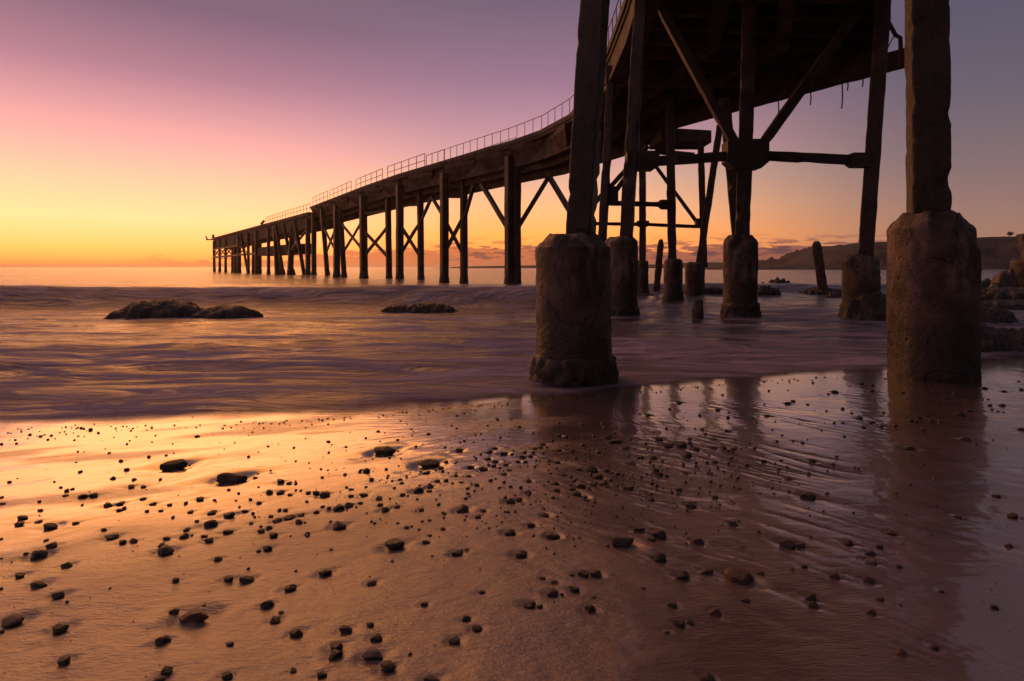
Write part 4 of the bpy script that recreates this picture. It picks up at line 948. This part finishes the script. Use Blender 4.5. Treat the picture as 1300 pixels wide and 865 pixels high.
def back_rail():
    a = [along(shift(R, L, .15)[13:18], 2.0 + 1.9 * k) for k in range(18)]
    railing(a, TOP, .95, (.93, .5), .022, .022, 'fence')
back_rail()
# loose things fixed under and on the near deck
MB().rod([spot(1119, 22, 15.5), spot(1129, 30, 15.6), spot(1137, 45, 15.8), spot(1143, 48, 16.0), spot(1143.5, 62, 16.0), spot(1143.5, 84, 16.0)], .055, 8).build('bent_pipe', M['iron'], JET, True)
MB().rod([spot(1134, 47, 15.8), spot(1126, 63, 15.8)], .015, 6).build('tie_wire', M['iron'], JET, True)
MB().beam((7.9, 27.6, 8.2), (13.46, 18.76, 8.2), .4, .58, None, .5, .01, 4).build('outrigger_beam', M['soffit'], JET)
for px, ln in ((988, .75), (1029, .55), (1069, .95), (1076, .35), (1095, .35), (1122, 1.1)):
    # rods hanging from the far right edge girder
    t = (px - 650) / F; a, b = (7.9, 27.6), (13.0, 19.5); k = (t * a[1] - a[0]) / ((b[0] - a[0]) - t * (b[1] - a[1])); q = Vector((a[0] + (b[0] - a[0]) * k, a[1] + (b[1] - a[1]) * k, 7.95))
    MB().rod([q, q + Vector((.02, 0, -ln * .55)), q + Vector((0, .02, -ln))], .022, 6).build('hanging_rod', M['iron'], JET, True)

# ------------------------------------------------------------------ old broken piles that stand by themselves
def stump(name, lab, p0, p1, w, mat, seed):
    o = MB().beam(p0, p1, w, w, .5, .12, .03, seed, .45)
    n = len(o.v) // 16
    for k in range(n - 3, n):
        f_ = .93 if k == n - 3 else .8 if k == n - 2 else .5
        c = Vector((0, 0, 0))
        for j in range(16): c += Vector(o.v[k * 16 + j]) / 16
        for j in range(16):
            q = c + (Vector(o.v[k * 16 + j]) - c) * f_; q.z += .06 * mnoise.noise(q * 4); o.v[k * 16 + j] = tuple(q)
    ob = o.build(name, M[mat], None, True); recentre(ob); tag(ob, lab, 'stump'); return ob
stump('broken_pile', 'short broken timber pile tilting right in white surf behind the footings', spot(833.5, 372, 30), spot(839, 304.5, 30), .30, 'timber', 3)
stump('broken_pile', 'lone dark broken pile tilting left on a weedy rock ledge before the headland', spot(1045, 372, 28.4), spot(1036, 307, 28.4), .42, 'timber', 5)
stump('broken_pile', 'knobbly knee high stub of a pile poking out of the water before the central footing', (4.66, 14.9, -.3), (4.72, 14.9, .50), .24, 'timber', 8)
BP = thing('broken_pile', 'broken concrete pile on a round base at the picture edge by the dark boulders', 'broken pile', (W(1311, 25), 25, 0))
def plain_drum(cx, cy, r, z0, z1, parent, name):
    V = []; Fc = []; seg = 40; rings = 18
    for k in range(rings + 3):
        z = z0 + (z1 - z0) * min(1, k / rings); rr = r * (1 if k <= rings else .9 if k == rings + 1 else .3)
        for j in range(seg):
            a = 2 * math.pi * j / seg; d = Vector((math.cos(a), math.sin(a), 0)); q = Vector((cx, cy, z)) + d * rr
            V.append(q + d * (.03 * mnoise.noise(q * 3) + .012 * mnoise.noise(q * 9)) + Vector((0, 0, .05 if k > rings else 0)))
    for k in range(rings + 2):
        for j in range(seg):
            j2 = (j + 1) % seg; Fc.append((k * seg + j, k * seg + j2, (k + 1) * seg + j2, (k + 1) * seg + j))
    Fc.append(tuple((rings + 2) * seg + j for j in range(seg)))
    return link(name, V, Fc, M['boulder'], parent, True)
plain_drum(W(1312, 25), 25, .76, -.3, 1.55, BP, 'footing')
MB().beam((W(1313, 25), 25, 1.4), (W(1305, 25), 25, 2.72), .62, .62, .3, .15, .03, 4, .3).build('pile', M['pile'], BP)

# ------------------------------------------------------------------ evening sea haze
m = bpy.data.materials.new('sea haze'); m.use_nodes = True; nt = NT(m.node_tree)
out = nt.n('ShaderNodeOutputMaterial'); pv = nt.n('ShaderNodeVolumePrincipled'); nt.t.links.new(pv.outputs[0], out.inputs['Volume'])
pv.inputs['Color'].default_value = (1.0, .87, .76, 1); pv.inputs['Density'].default_value = .00022; pv.inputs['Anisotropy'].default_value = .8
X0, X1, Y0, Y1, Z0, Z1 = -9100, 9100, -300, 12100, -3, 28
V = [(X0, Y0, Z0), (X1, Y0, Z0), (X1, Y1, Z0), (X0, Y1, Z0), (X0, Y0, Z1), (X1, Y0, Z1), (X1, Y1, Z1), (X0, Y1, Z1)]
o = link('haze', V, [(0, 3, 2, 1), (4, 5, 6, 7), (0, 1, 5, 4), (1, 2, 6, 5), (2, 3, 7, 6), (3, 0, 4, 7)], m, None, False); tag(o, 'thin warm haze over the sea', 'haze', kind='stuff')
